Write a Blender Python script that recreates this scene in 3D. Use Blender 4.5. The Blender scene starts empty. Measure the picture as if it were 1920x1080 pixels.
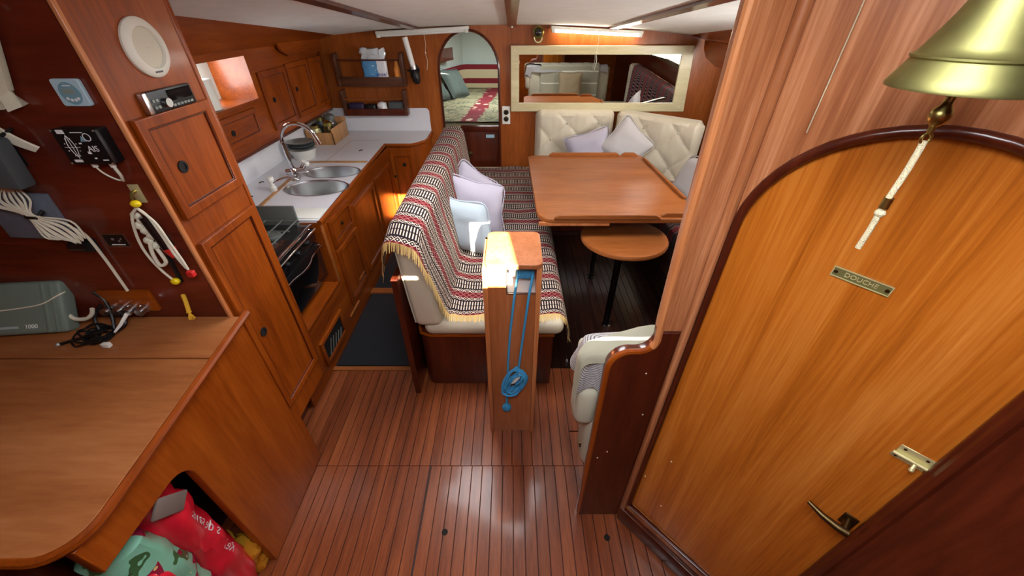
import bpy, bmesh, math, random
from mathutils import Vector, Matrix, noise
random.seed(7)
S = bpy.context.scene
C = S.collection
PI = math.pi

# ------------------------------------------------------------------ camera, light, exposure
cam = bpy.data.cameras.new('camera'); cam.sensor_width = 36; cam.lens = 718/1920*36; cam.clip_start = .02
co = bpy.data.objects.new('camera', cam); C.objects.link(co)
co.location = (0, 0, 1.8); co.rotation_euler = (math.radians(90-36.174), 0, 0)
S.camera = co
S.view_settings.view_transform = 'Standard'; S.view_settings.look = 'None'
S.view_settings.gamma = 1; S.view_settings.use_curve_mapping = False
S.view_settings.exposure = 0.5
w = bpy.data.worlds.new('sky'); S.world = w; w.use_nodes = True
w.node_tree.nodes['Background'].inputs[0].default_value = (.75, .87, 1, 1)
w.node_tree.nodes['Background'].inputs[1].default_value = 1.0

def sun_light(direction, energy):
    l = bpy.data.lights.new('sun', 'SUN'); l.energy = energy; l.angle = math.radians(.5); l.color = (1, .9, .72)
    o = bpy.data.objects.new('sun', l); C.objects.link(o)
    o.rotation_euler = Vector(direction).to_track_quat('-Z', 'Y').to_euler(); o.location = (1, -6, 5)
def area(name, loc, direction, sx, sy, energy, col=(1, 1, 1)):
    l = bpy.data.lights.new(name, 'AREA'); l.shape = 'RECTANGLE'; l.size = sx; l.size_y = sy; l.energy = energy; l.color = col
    o = bpy.data.objects.new(name, l); C.objects.link(o); o.location = loc
    o.rotation_euler = Vector(direction).to_track_quat('-Z', 'Y').to_euler()
SUN = (-.13, .95, -.43)
sun_light(SUN, 130)
area('companionway_daylight', (-.03, .20, 2.0), (-.02, .12, -1), .8, .5, 20, (.96, .98, 1))
area('saloon_hatch_daylight', (-.15, 1.8, 1.84), (.05, .1, -1), .8, .6, 24, (.96, .98, 1))
area('starboard_port_daylight', (1.80, 2.45, 1.36), (-1, .25, .35), 1.3, .2, 26, (1, .96, .9))
area('port_port_daylight', (-1.92, 2.62, 1.45), (1, .35, -.1), .3, .2, 2.5, (.97, .98, 1))
area('berth_hatch_daylight', (-.2, 4.9, 1.62), (0, 0, -1), .5, .5, 10, (.93, 1, .97))

# ------------------------------------------------------------------ materials
def lin(c):
    return tuple(((v/255)/12.92 if v/255 <= .04045 else ((v/255+.055)/1.055)**2.4) for v in c) + (1,)
MATS = {}
def base_mat(name):
    m = bpy.data.materials.new(name); m.use_nodes = True; MATS[name] = m
    return m, m.node_tree, m.node_tree.nodes['Principled BSDF']
def plain(name, col, rough=.5, metal=0, coat=0, bump=0, bscale=200, spec=.5, trans=0, ior=1.45, var=0, vscale=30):
    m, t, b = base_mat(name)
    b.inputs['Base Color'].default_value = lin(col); b.inputs['Roughness'].default_value = rough
    b.inputs['Metallic'].default_value = metal; b.inputs['Coat Weight'].default_value = coat
    b.inputs['Specular IOR Level'].default_value = spec; b.inputs['Transmission Weight'].default_value = trans; b.inputs['IOR'].default_value = ior
    if var:
        g = t.nodes.new('ShaderNodeNewGeometry'); n = t.nodes.new('ShaderNodeTexNoise'); n.inputs['Scale'].default_value = vscale; n.inputs['Detail'].default_value = 5
        mx = t.nodes.new('ShaderNodeMix'); mx.data_type = 'RGBA'
        mx.inputs[6].default_value = lin(tuple(max(0, v*(1-var)) for v in col)); mx.inputs[7].default_value = lin(tuple(min(255, v*(1+var*.6)) for v in col))
        t.links.new(g.outputs['Position'], n.inputs['Vector']); t.links.new(n.outputs['Fac'], mx.inputs[0]); t.links.new(mx.outputs[2], b.inputs['Base Color'])
    if bump:
        n = t.nodes.new('ShaderNodeTexNoise'); n.inputs['Scale'].default_value = bscale; n.inputs['Detail'].default_value = 3
        tc = t.nodes.new('ShaderNodeTexCoord'); t.links.new(tc.outputs['Object'], n.inputs['Vector'])
        bp = t.nodes.new('ShaderNodeBump'); bp.inputs['Strength'].default_value = bump; bp.inputs['Distance'].default_value = .004
        t.links.new(n.outputs['Fac'], bp.inputs['Height']); t.links.new(bp.outputs[0], b.inputs['Normal'])
    return m
def wood(name, dark, mid, light, axis='z', rough=.36, coat=.15, across=16, along=.9, fine=.35, rnd=0):
    m, t, b = base_mat(name); L = t.links
    g = t.nodes.new('ShaderNodeNewGeometry')
    def nz(a, l, det, dist=.4):
        mp = t.nodes.new('ShaderNodeMapping'); sc = [a, a, a]; sc['xyz'.index(axis)] = l
        mp.inputs['Scale'].default_value = sc; L.new(g.outputs['Position'], mp.inputs['Vector'])
        n = t.nodes.new('ShaderNodeTexNoise'); n.inputs['Scale'].default_value = 1; n.inputs['Detail'].default_value = det
        n.inputs['Roughness'].default_value = .6; n.inputs['Distortion'].default_value = dist
        L.new(mp.outputs[0], n.inputs['Vector']); return n.outputs['Fac']
    n1 = nz(across, along, 5); n2 = nz(across*9, along*8, 3, .1)
    mx = t.nodes.new('ShaderNodeMix'); mx.data_type = 'FLOAT'; mx.inputs[0].default_value = fine
    L.new(n1, mx.inputs[2]); L.new(n2, mx.inputs[3]); fac = mx.outputs[0]
    if rnd:
        oi = t.nodes.new('ShaderNodeObjectInfo'); ma = t.nodes.new('ShaderNodeMath'); ma.operation = 'MULTIPLY_ADD'
        ma.inputs[1].default_value = rnd; L.new(oi.outputs['Random'], ma.inputs[0]); L.new(fac, ma.inputs[2])
        mb = t.nodes.new('ShaderNodeMath'); mb.operation = 'SUBTRACT'; mb.inputs[1].default_value = rnd/2; L.new(ma.outputs[0], mb.inputs[0]); fac = mb.outputs[0]
    r = t.nodes.new('ShaderNodeValToRGB'); e = r.color_ramp.elements
    e[0].position = .32; e[0].color = lin(dark); e[1].position = .68; e[1].color = lin(light)
    x = e.new(.5); x.color = lin(mid)
    L.new(fac, r.inputs[0]); L.new(r.outputs[0], b.inputs['Base Color'])
    b.inputs['Roughness'].default_value = rough; b.inputs['Coat Weight'].default_value = coat; b.inputs['Coat Roughness'].default_value = .12; b.inputs['Specular IOR Level'].default_value = .27
    bp = t.nodes.new('ShaderNodeBump'); bp.inputs['Strength'].default_value = .08; bp.inputs['Distance'].default_value = .002
    L.new(n2, bp.inputs['Height']); L.new(bp.outputs[0], b.inputs['Normal'])
    return m
class NX:
    """tiny expression builder for node maths"""
    def __init__(s, t): s.t = t
    def m(s, op, a, b=0., c=0.):
        n = s.t.nodes.new('ShaderNodeMath'); n.operation = op
        for i, v in enumerate((a, b, c)):
            if isinstance(v, (int, float)): n.inputs[i].default_value = v
            else: s.t.links.new(v, n.inputs[i])
        return n.outputs[0]
    def rng(s, v, lo, hi): return s.m('MULTIPLY', s.m('GREATER_THAN', v, lo), s.m('LESS_THAN', v, hi))
    def mix(s, f, a, b):
        n = s.t.nodes.new('ShaderNodeMix'); n.data_type = 'RGBA'; s.t.links.new(f, n.inputs[0])
        for i, v in ((6, a), (7, b)):
            if isinstance(v, tuple): n.inputs[i].default_value = v
            else: s.t.links.new(v, n.inputs[i])
        return n.outputs[2]
def uv_nodes(t):
    u = t.nodes.new('ShaderNodeUVMap'); sp = t.nodes.new('ShaderNodeSeparateXYZ'); t.links.new(u.outputs[0], sp.inputs[0])
    return sp.outputs[0], sp.outputs[1]
def woven(name, period=.19, cream=(196, 176, 160), black=(24, 16, 22), red=(88, 16, 26)):
    m, t, b = base_mat(name); x = NX(t); u, v = uv_nodes(t)
    k, c, r = lin(black), lin(cream), lin(red)
    um = t.nodes.new('ShaderNodeUVMap'); wn_ = t.nodes.new('ShaderNodeTexNoise'); wn_.inputs['Scale'].default_value = 5; wn_.inputs['Detail'].default_value = 1; t.links.new(um.outputs[0], wn_.inputs[0])
    v = x.m('MULTIPLY_ADD', wn_.outputs[0], .05, v)
    wv = x.m('FRACT', x.m('DIVIDE', v, period))
    bars = x.m('MULTIPLY', x.rng(wv, .06, .42), x.rng(x.m('FRACT', x.m('DIVIDE', u, .0145)), .26, .68))
    bars = x.m('MULTIPLY', bars, x.m('SUBTRACT', 1., x.rng(wv, .225, .255)))
    a = x.m('DIVIDE', u, .034); bb = x.m('MULTIPLY', x.m('SUBTRACT', wv, .48), 3/.52)
    p = x.m('ABSOLUTE', x.m('SUBTRACT', x.m('FRACT', x.m('ADD', a, x.m('MULTIPLY', bb, 1.))), .5))
    q = x.m('ABSOLUTE', x.m('SUBTRACT', x.m('FRACT', x.m('SUBTRACT', a, bb)), .5))
    line = x.m('GREATER_THAN', x.m('MAXIMUM', p, q), .405)
    dot = x.m('LESS_THAN', x.m('MAXIMUM', p, q), .16)
    lat = x.m('GREATER_THAN', wv, .48)
    redz = x.rng(wv, .62, .86)
    cellc = x.mix(redz, k, r)
    cellc = x.mix(x.m('MULTIPLY', dot, x.m('SUBTRACT', 1., redz)), cellc, c)
    lc = x.mix(redz, c, lin((150, 84, 80)))
    latc = x.mix(line, cellc, lc)
    barc = x.mix(bars, k, c)
    col = x.mix(lat, barc, latc)
    t.links.new(col, b.inputs['Base Color']); b.inputs['Roughness'].default_value = .9; b.inputs['Specular IOR Level'].default_value = .15
    w1 = x.m('SINE', x.m('MULTIPLY', u, 900.)); w2 = x.m('SINE', x.m('MULTIPLY', v, 900.))
    bp = t.nodes.new('ShaderNodeBump'); bp.inputs['Strength'].default_value = .25; bp.inputs['Distance'].default_value = .002
    t.links.new(x.m('MULTIPLY', w1, w2), bp.inputs['Height']); t.links.new(bp.outputs[0], b.inputs['Normal'])
    return m
def striped(name, bg, st, period, lo, hi, axis='v', extra=None):
    m, t, b = base_mat(name); x = NX(t); u, v = uv_nodes(t)
    q = v if axis == 'v' else u
    f = x.rng(x.m('FRACT', x.m('DIVIDE', q, period)), lo, hi)
    col = x.mix(f, lin(bg), lin(st))
    t.links.new(col, b.inputs['Base Color']); b.inputs['Roughness'].default_value = .9; b.inputs['Specular IOR Level'].default_value = .2
    return m
def floral(name):
    m, t, b = base_mat(name); x = NX(t); u, v = uv_nodes(t); L = t.links
    um = t.nodes.new('ShaderNodeUVMap')
    n = t.nodes.new('ShaderNodeTexNoise'); n.inputs['Scale'].default_value = 7; n.inputs['Detail'].default_value = 3; n.inputs['Distortion'].default_value = 1.2; L.new(um.outputs[0], n.inputs[0])
    n2 = t.nodes.new('ShaderNodeTexNoise'); n2.inputs['Scale'].default_value = 13; n2.inputs['Detail'].default_value = 2; n2.inputs['Distortion'].default_value = 2; L.new(um.outputs[0], n2.inputs[0])
    vo = t.nodes.new('ShaderNodeTexVoronoi'); vo.inputs['Scale'].default_value = 9; L.new(um.outputs[0], vo.inputs[0])
    col = x.mix(x.rng(n.outputs[0], .52, .60), lin((158, 150, 118)), lin((108, 110, 88)))
    col = x.mix(x.rng(n2.outputs[0], .48, .505), col, lin((52, 44, 44)))
    band = x.m('FRACT', x.m('ADD', x.m('DIVIDE', u, .62), x.m('MULTIPLY', n.outputs[0], .25)))
    bz = x.rng(band, .30, .58)
    bc = x.mix(x.m('LESS_THAN', vo.outputs[0], .28), lin((122, 26, 40)), lin((212, 180, 160)))
    col = x.mix(bz, col, bc)
    L.new(col, b.inputs['Base Color']); b.inputs['Roughness'].default_value = .9
    return m
def bag_print(name):
    m, t, b = base_mat(name); x = NX(t); L = t.links
    g = t.nodes.new('ShaderNodeNewGeometry')
    def nz(s, off):
        mp = t.nodes.new('ShaderNodeMapping'); mp.inputs['Location'].default_value = (off, off, off); L.new(g.outputs['Position'], mp.inputs[0])
        n = t.nodes.new('ShaderNodeTexNoise'); n.inputs['Scale'].default_value = s; n.inputs['Detail'].default_value = 2; L.new(mp.outputs[0], n.inputs[0]); return n.outputs[0]
    a, c = nz(9, 0), nz(14, 3.1)
    col = x.mix(x.m('GREATER_THAN', a, .49), lin((112, 166, 142)), lin((132, 26, 52)))
    col = x.mix(x.rng(c, .33, .40), col, lin((52, 84, 50)))
    col = x.mix(x.m('GREATER_THAN', c, .66), col, lin((196, 172, 116)))
    L.new(col, b.inputs['Base Color']); b.inputs['Roughness'].default_value = .3; b.inputs['Coat Weight'].default_value = .3
    return m
def emit(name, col, strength):
    m, t, b = base_mat(name); b.inputs['Base Color'].default_value = lin(col)
    b.inputs['Emission Color'].default_value = lin(col); b.inputs['Emission Strength'].default_value = strength
    return m

wood('mahogany', (98, 38, 4), (134, 60, 9), (158, 78, 18), 'z', across=9)
wood('mahogany_y', (98, 38, 4), (134, 60, 9), (158, 78, 18), 'y', across=9)
wood('mahogany_x', (98, 38, 4), (134, 60, 9), (158, 78, 18), 'x', across=9)
wood('red_mahogany', (70, 24, 14), (98, 36, 22), (122, 50, 32), 'x', rough=.25, coat=.6, across=7, fine=.2)
wood('dark_mahogany', (52, 18, 10), (76, 28, 14), (98, 40, 20), 'z', rough=.28, coat=.5, across=8)
wood('dark_mahogany_y', (52, 18, 10), (76, 28, 14), (98, 40, 20), 'y', rough=.28, coat=.5, across=8)
wood('bulkhead_wood', (120, 58, 18), (150, 78, 28), (174, 98, 42), 'z', across=7)
wood('door_wood', (146, 74, 14), (186, 104, 30), (212, 134, 56), 'z', across=22, along=.7, rough=.3, coat=.5)
wood('frame_wood', (126, 70, 38), (166, 104, 66), (200, 140, 100), 'z', across=26, along=1.1, rough=.35, coat=.4)
wood('lip_wood', (150, 84, 44), (182, 112, 66), (206, 140, 92), 'z', across=20)
wood('table_wood', (124, 68, 28), (147, 83, 38), (164, 100, 54), 'x', across=6, rough=.4, coat=.08)
wood('desk_wood', (130, 74, 38), (158, 96, 54), (178, 116, 72), 'x', across=6, rough=.3, coat=.35)
wood('post_wood', (136, 76, 40), (160, 94, 54), (178, 112, 72), 'z', across=10)
wood('sole_wood', (90, 42, 20), (126, 64, 34), (152, 84, 48), 'y', across=24, along=1.4, rough=.34, coat=.22, rnd=.10)
wood('sole_shaded', (20, 8, 5), (32, 13, 8), (46, 20, 12), 'y', across=26, along=1.4, rough=.28, coat=.5, rnd=.16)  # darker copy of the sole; shade beneath the saloon table is in its colour
wood('rack_wood', (58, 32, 22), (84, 50, 34), (104, 66, 46), 'x', across=12)
wood('pale_wood', (186, 172, 132), (206, 194, 154), (220, 210, 172), 'x', across=14, coat=.1)
wood('holder_wood', (150, 104, 62), (178, 130, 84), (196, 152, 104), 'z', across=20, coat=.1)
plain('caulk', (46, 18, 13), .6)
plain('mat_grey', (40, 42, 46), .95, bump=.6, bscale=500, spec=.2)
plain('white_laminate', (222, 222, 228), .35, var=.03, vscale=6)
plain('white_paint', (196, 206, 200), .6)
plain('ceiling_vinyl', (240, 245, 243), .75, bump=.25, bscale=90, var=.05, vscale=9)
plain('cream_vinyl', (202, 192, 170), .42, bump=.12, bscale=60)
plain('cream_fabric', (182, 178, 158), .85, bump=.2, bscale=300)
plain('pillow_lilac', (176, 170, 184), .9, bump=.25, bscale=500)
plain('pillow_white', (186, 182, 182), .9, bump=.25, bscale=500)
plain('pillow_blue', (172, 184, 192), .9, bump=.25, bscale=500)
plain('pillow_grey', (86, 96, 92), .9, bump=.25, bscale=400)
plain('taupe', (150, 132, 104), .9, bump=.25, bscale=400)
plain('fringe', (206, 172, 108), .9)
plain('steel', (196, 198, 200), .28, metal=1)
plain('dark_steel', (70, 66, 64), .25, metal=1)
plain('chrome', (225, 226, 230), .08, metal=1)
plain('brass', (176, 162, 96), .3, metal=1, var=.25, vscale=40)
plain('bell_brass', (150, 147, 94), .52, metal=1, var=.35, vscale=22)
plain('pale_brass', (222, 214, 160), .4, metal=.55)
plain('plate_brass', (128, 124, 78), .5, metal=.5)
plain('bronze', (96, 80, 52), .4, metal=1)
plain('black_enamel', (18, 18, 20), .25, coat=.5)
plain('black_plastic', (16, 17, 20), .4)
plain('dark_hole', (8, 6, 6), .8)
plain('oven_glass', (10, 10, 12), .06, coat=1)
plain('grey_metal', (120, 126, 122), .4, metal=.5)
plain('grey_plastic', (112, 126, 116), .55, bump=.15, bscale=600)
plain('slate_plastic', (76, 82, 86), .5)
plain('slate_blue', (104, 112, 126), .6, var=.2, vscale=40)
plain('white_plastic', (226, 226, 218), .4)
plain('speaker_white', (220, 218, 206), .5)
plain('speaker_cloth', (206, 202, 184), .8, bump=.3, bscale=900)
plain('pale_blue_plastic', (176, 206, 218), .45)
plain('blue_grey_print', (118, 158, 176), .5)
plain('lcd', (136, 150, 140), .3)
plain('white_print', (228, 232, 232), .6)
plain('cable_white', (220, 216, 196), .5)
plain('cable_black', (14, 14, 16), .45)
plain('rope_cream', (212, 200, 164), .9, bump=.8, bscale=700)
plain('rope_blue', (64, 158, 212), .8, bump=.8, bscale=700)
plain('yellow_plastic', (236, 206, 18), .4)
plain('yellow_rope', (222, 172, 48), .85)
plain('red_plastic', (196, 36, 34), .4)
plain('bag_red', (202, 26, 46), .3, coat=.3, var=.2, vscale=20)
plain('bag_grey', (112, 100, 94), .4)
plain('gold_wrap', (214, 150, 44), .25, metal=.4)
plain('silver_wrap', (190, 190, 184), .2, metal=.7)
plain('curtain', (204, 198, 176), .95, bump=.4, bscale=250)
plain('roll_white', (232, 236, 240), .35, coat=.4)
plain('roll_blue', (88, 158, 212), .35, coat=.4)
plain('roll_navy', (36, 48, 140), .4)
plain('clear_film', (214, 222, 226), .15, coat=.6)
plain('candle_wax', (242, 242, 238), .5)
plain('orange_glass', (240, 150, 60), .4)
plain('purple_item', (44, 34, 66), .5)
plain('dish_green', (54, 66, 72), .4)
plain('glass_jar', (226, 232, 230), .05, trans=.9)
plain('mirror_glass', (235, 238, 236), .01, metal=1)
plain('clam_cleat', (200, 200, 198), .5)
plain('label_blue', (150, 190, 206), .5)
plain('photo_black', (22, 20, 20), .3)
plain('berth_cover', (196, 184, 150), .9)
emit('tube_on', (255, 240, 216), 22)
plain('tube_off', (232, 232, 226), .4)
plain('screw', (220, 214, 196), .3, metal=.8)
woven('woven_throw')
woven('dark_woven_throw', .17, cream=(140, 120, 118), black=(26, 16, 22), red=(96, 20, 34))
striped('stripe_throw', (160, 157, 138), (226, 224, 212), .17, .10, .20, 'v')
striped('grey_stripe_cloth', (180, 178, 176), (98, 96, 104), .0125, .0, .42, 'u')
striped('berth_border', (196, 182, 148), (124, 38, 46), .17, .0, .38, 'v')
floral('floral_cover')
bag_print('floral_bag')

# ------------------------------------------------------------------ mesh helpers
def frame(o, ax, ay):
    ax = Vector(ax).normalized(); ay = Vector(ay).normalized(); az = ax.cross(ay)
    M = Matrix((ax, ay, az)).transposed().to_4x4(); M.translation = Vector(o); return M
def aft(x, y, z): return frame((x, y, z), (1, 0, 0), (0, 0, 1))       # faces aft (-Y)
def inb(x, y, z): return frame((x, y, z), (0, 1, 0), (0, 0, 1))       # faces +X
DD = Vector((.6652, -.7467, 0)); DP = Vector((.469, .772, 0))
def dfr(s, z, off=0):                                                   # frame on the shower wall, faces the companionway
    n = DD.cross(Vector((0, 0, 1))); p = DP+DD*s+n*off
    return frame((p.x, p.y, z), DD, (0, 0, 1))
I4 = Matrix.Identity(4)
class B:
    def __init__(s): s.bm = bmesh.new(); s.uv = None
    def _x(s, vs, M):
        if M is not None: bmesh.ops.transform(s.bm, matrix=M, verts=vs)
    def box(s, x0, x1, y0, y1, z0, z1, bev=0, seg=2, M=None):
        r = bmesh.ops.create_cube(s.bm, size=1); vs = r['verts']
        for v in vs:
            v.co = Vector(((x0+x1)/2+v.co.x*(x1-x0), (y0+y1)/2+v.co.y*(y1-y0), (z0+z1)/2+v.co.z*(z1-z0)))
        if bev:
            es = list({e for v in vs for e in v.link_edges})
            rr = bmesh.ops.bevel(s.bm, geom=es, offset=bev, segments=seg, affect='EDGES', profile=.5)
            vs = list({v for f in rr['faces'] for v in f.verts} | {v for v in vs if v.is_valid})
        s._x(vs, M); return s
    def tube(s, pts, r, seg=8, closed=False, M=None, caps=True):
        pts = [Vector(p) for p in pts]; n = len(pts); rings = []; up = None
        for i, p in enumerate(pts):
            a = pts[(i-1) % n] if (closed or i > 0) else p; b = pts[(i+1) % n] if (closed or i < n-1) else p
            t = (b-a); t = t.normalized() if t.length > 1e-9 else Vector((0, 0, 1))
            if up is None: up = Vector((0, 0, 1)) if abs(t.z) < .9 else Vector((1, 0, 0))
            up = (up-t*up.dot(t)); up = up.normalized() if up.length > 1e-6 else t.orthogonal().normalized()
            sd = t.cross(up); rr = r[i] if isinstance(r, (list, tuple)) else r
            rings.append([s.bm.verts.new(p+(up*math.cos(2*PI*k/seg)+sd*math.sin(2*PI*k/seg))*rr) for k in range(seg)])
        m = n if closed else n-1
        for i in range(m):
            A, Bq = rings[i], rings[(i+1) % n]
            for k in range(seg):
                try: s.bm.faces.new((A[k], A[(k+1) % seg], Bq[(k+1) % seg], Bq[k]))
                except ValueError: pass
        if not closed and caps:
            s.bm.faces.new(list(reversed(rings[0]))); s.bm.faces.new(rings[-1])
        s._x([v for q in rings for v in q], M); return s
    def lathe(s, prof, M=None, seg=24, sy=1.0, caps=True):
        rings = []
        for r, z in prof: rings.append([s.bm.verts.new((r*math.cos(2*PI*k/seg), r*sy*math.sin(2*PI*k/seg), z)) for k in range(seg)])
        for A, Bq in zip(rings, rings[1:]):
            for k in range(seg): s.bm.faces.new((A[k], A[(k+1) % seg], Bq[(k+1) % seg], Bq[k]))
        if caps:
            s.bm.faces.new(list(reversed(rings[0]))); s.bm.faces.new(rings[-1])
        s._x([v for q in rings for v in q], M); return s
    def disc(s, r, h, M, seg=20, bev=0):
        return s.lathe([(r-bev, 0), (r, bev*0), (r, h-bev), (r-bev, h)] if bev else [(r, 0), (r, h)], M, seg)
    def ball(s, c, r, seg=12, M=None):
        if not hasattr(r, '__len__'): r = (r, r, r)
        q = bmesh.ops.create_uvsphere(s.bm, u_segments=seg, v_segments=max(6, seg//2), radius=1)
        for v in q['verts']: v.co = Vector((c[0]+v.co.x*r[0], c[1]+v.co.y*r[1], c[2]+v.co.z*r[2]))
        s._x(q['verts'], M); return s
    def grid(s, fn, nu, nv, M=None, uv=None, closed_u=False):
        V = [[s.bm.verts.new(fn(i/nu, j/nv)) for j in range(nv+1)] for i in range(nu+1)]
        if uv and s.uv is None: s.uv = s.bm.loops.layers.uv.new('UVMap')
        for i in range(nu):
            for j in range(nv):
                f = s.bm.faces.new((V[i][j], V[i+1][j], V[i+1][j+1], V[i][j+1]))
                if uv:
                    for l, (a, b) in zip(f.loops, ((i, j), (i+1, j), (i+1, j+1), (i, j+1))): l[s.uv].uv = uv(a/nu, b/nv)
        s._x([v for r in V for v in r], M); return s
    def prism(s, outline, z0, z1, M=None):
        a = [s.bm.verts.new((x, y, z0)) for x, y in outline]; b = [s.bm.verts.new((x, y, z1)) for x, y in outline]
        n = len(a); s.bm.faces.new(list(reversed(a))); s.bm.faces.new(b)
        for i in range(n): s.bm.faces.new((a[i], a[(i+1) % n], b[(i+1) % n], b[i]))
        s._x(a+b, M); return s
    def mesh(s, name, smooth=True):
        bmesh.ops.recalc_face_normals(s.bm, faces=s.bm.faces)
        me = bpy.data.meshes.new(name); s.bm.to_mesh(me); s.bm.free()
        if smooth: smoothm(me)
        return me
def smoothm(me, ang=40):
    for p in me.polygons: p.use_smooth = True
    try: me.set_sharp_from_angle(angle=math.radians(ang))
    except Exception: pass
def plate_mesh(name, outline, holes, depth, M, bev=0):
    """flat board with holes, local XY outline, thickness centred on local z=0 going to -depth"""
    cu = bpy.data.curves.new('tmp', 'CURVE'); cu.dimensions = '2D'; cu.fill_mode = 'BOTH'; cu.extrude = max(depth/2-bev, .0002); cu.bevel_depth = bev; cu.bevel_resolution = 2
    if bev: cu.offset = -bev
    for k, pts in enumerate([outline]+list(holes)):
        sp = cu.splines.new('POLY'); sp.points.add(len(pts)-1); sp.use_cyclic_u = True
        for q, p in zip(sp.points, pts): q.co = (p[0], p[1], 0, 1)
    ob = bpy.data.objects.new('tmp', cu); me = bpy.data.meshes.new_from_object(ob); me.name = name
    bpy.data.objects.remove(ob); bpy.data.curves.remove(cu); me.materials.clear()
    me.transform(M @ Matrix.Translation((0, 0, -depth/2)))
    smoothm(me, 35); return me
def text_mesh(name, s, size, M, ext=.0004, align='CENTER'):
    cu = bpy.data.curves.new('tmp', 'FONT'); cu.body = s; cu.size = size; cu.extrude = ext; cu.align_x = align; cu.align_y = 'CENTER'; cu.resolution_u = 3
    ob = bpy.data.objects.new('tmp', cu); me = bpy.data.meshes.new_from_object(ob); me.name = name
    bpy.data.objects.remove(ob); bpy.data.curves.remove(cu); me.materials.clear(); me.transform(M); return me
def O(name, me, mat, parent=None, smooth=True):
    if isinstance(me, B): me = me.mesh(name, smooth)
    o = bpy.data.objects.new(name, me); C.objects.link(o)
    if mat: me.materials.append(MATS[mat])
    if parent is not None:
        o.parent = parent; o.matrix_parent_inverse = Matrix.Translation(parent.location).inverted()
    return o
def tag(o, label, cat, group=None):
    o['label'] = label; o['category'] = cat
    if group: o['group'] = group
    return o
def thing(name, label, cat, loc, group=None):
    o = bpy.data.objects.new(name, None); o.empty_display_size = .05; C.objects.link(o); o.location = loc
    return tag(o, label, cat, group)
def struct(name, me, mat, parent=None, smooth=True):
    o = O(name, me, mat, parent, smooth)
    if parent is None: o['kind'] = 'structure'
    return o
def lab(o, s): o['label'] = s; return o
def circ(cx, cy, rx, ry=None, n=32, a0=0, a1=2*PI):
    ry = ry or rx
    full = abs(a1-a0-2*PI) < 1e-6
    return [(cx+rx*math.cos(a0+(a1-a0)*k/(n if full else n-1)), cy+ry*math.sin(a0+(a1-a0)*k/(n if full else n-1))) for k in range(n)]
def rrect(x0, x1, y0, y1, r, n=6):
    p = []
    for cx, cy, a in ((x1-r, y1-r, 0), (x0+r, y1-r, PI/2), (x0+r, y0+r, PI), (x1-r, y0+r, 1.5*PI)): p += circ(cx, cy, r, n=n, a0=a, a1=a+PI/2)
    return p
def rect(x0, x1, y0, y1): return [(x0, y0), (x1, y0), (x1, y1), (x0, y1)]
def nz(x, y, z=0, s=1): return noise.noise(Vector((x*s, y*s, z*s)))
def spline(pts, n=8):
    pts = [Vector(p) for p in pts]; out = []
    for i in range(len(pts)-1):
        p0 = pts[max(i-1, 0)]; p1 = pts[i]; p2 = pts[i+1]; p3 = pts[min(i+2, len(pts)-1)]
        for k in range(n):
            t = k/n
            out.append(.5*((2*p1)+(p2-p0)*t+(2*p0-5*p1+4*p2-p3)*t*t+(3*p1-p0-3*p2+p3)*t**3))
    out.append(pts[-1]); return out

# ------------------------------------------------------------------ structure
YB = 3.95
def ceil_z(x, y): return 1.686+.085*(YB-y)-.031*x*x+.35*max(0, .3-y)  # aft end, out of view, raised so the sun can enter higher
# --- sole
fl = struct('floor', B().box(-1.95, 1.95, -.75, YB, -.06, -.006), 'caulk')
def planks(x0, x1, y0, y1, mat='sole_wood'):
    n = round((x1-x0)/.05); pw = (x1-x0)/n
    me = B().box(-pw/2+.0016, pw/2-.0016, 0, y1-y0, -.012, 0, .0009, 1).mesh('plank', False); me.materials.append(MATS[mat])
    for k in range(n):
        o = bpy.data.objects.new('plank', me); C.objects.link(o); o.location = (x0+pw*(k+.5), y0, 0); o.parent = fl
planks(-1.25, -.398, -.2, .9935)
planks(-.392, .95, -.2, .9935)
planks(-1.25, -.60, .996, 1.60)
planks(-.60, .30, .996, 1.62)
planks(.30, .45, .996, 1.18)
planks(.10, 1.30, 1.625, 3.35, 'sole_shaded')
planks(.30, .45, 1.186, 1.62)
O('sill_strip', B().box(-1.25, -.60, 1.602, 1.632, -.01, .006, .002), 'table_wood', fl)
O('sill_strip', B().box(-1.2, -.60, 2.385, 2.45, -.01, .012, .002), 'table_wood', fl)
for x, y in ((-.286, .702), (.40, .681)):
    O('finger_hole', B().disc(.013, .0012, Matrix.Translation((x, y, -.0002))), 'dark_hole', fl)
for y0, y1, l in ((1.64, 2.378, 'dark grey floor mat beside the stove'), (2.457, 3.42, 'dark grey floor mat beneath the sink cabinets')):
    tag(O('floor_mat', B().box(-1.085, -.60, y0, y1, -.004, .008, .003), 'mat_grey'), l, 'floor mat')
# --- forward bulkhead with the arched doorway
def arch(cx, hw, z0, zs, top, n=20):
    return [(cx-hw, z0), (cx+hw, z0)]+circ(cx, zs, hw, top-zs, n=n, a0=0, a1=PI)
ARC = arch(-.388, .270, .0, 1.34, 1.648)
topl = [(x/10*1.98, ceil_z(x/10*1.98, YB)+.012) for x in range(10, -11, -1)]
wf = struct('wall_forward', plate_mesh('wall_forward', [(-1.98, -.05), (1.98, -.05)]+topl, [[(p[0], max(p[1], .42)) for p in ARC]], .03, aft(0, YB, 0)), 'bulkhead_wood')
ed = [(p[0], YB-.002, max(p[1], .42)) for p in ARC[1:]]+[(ARC[0][0], YB-.002, .42)]
O('arch_edging', B().tube(ed, .011, 8), 'dark_mahogany', wf)
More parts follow.
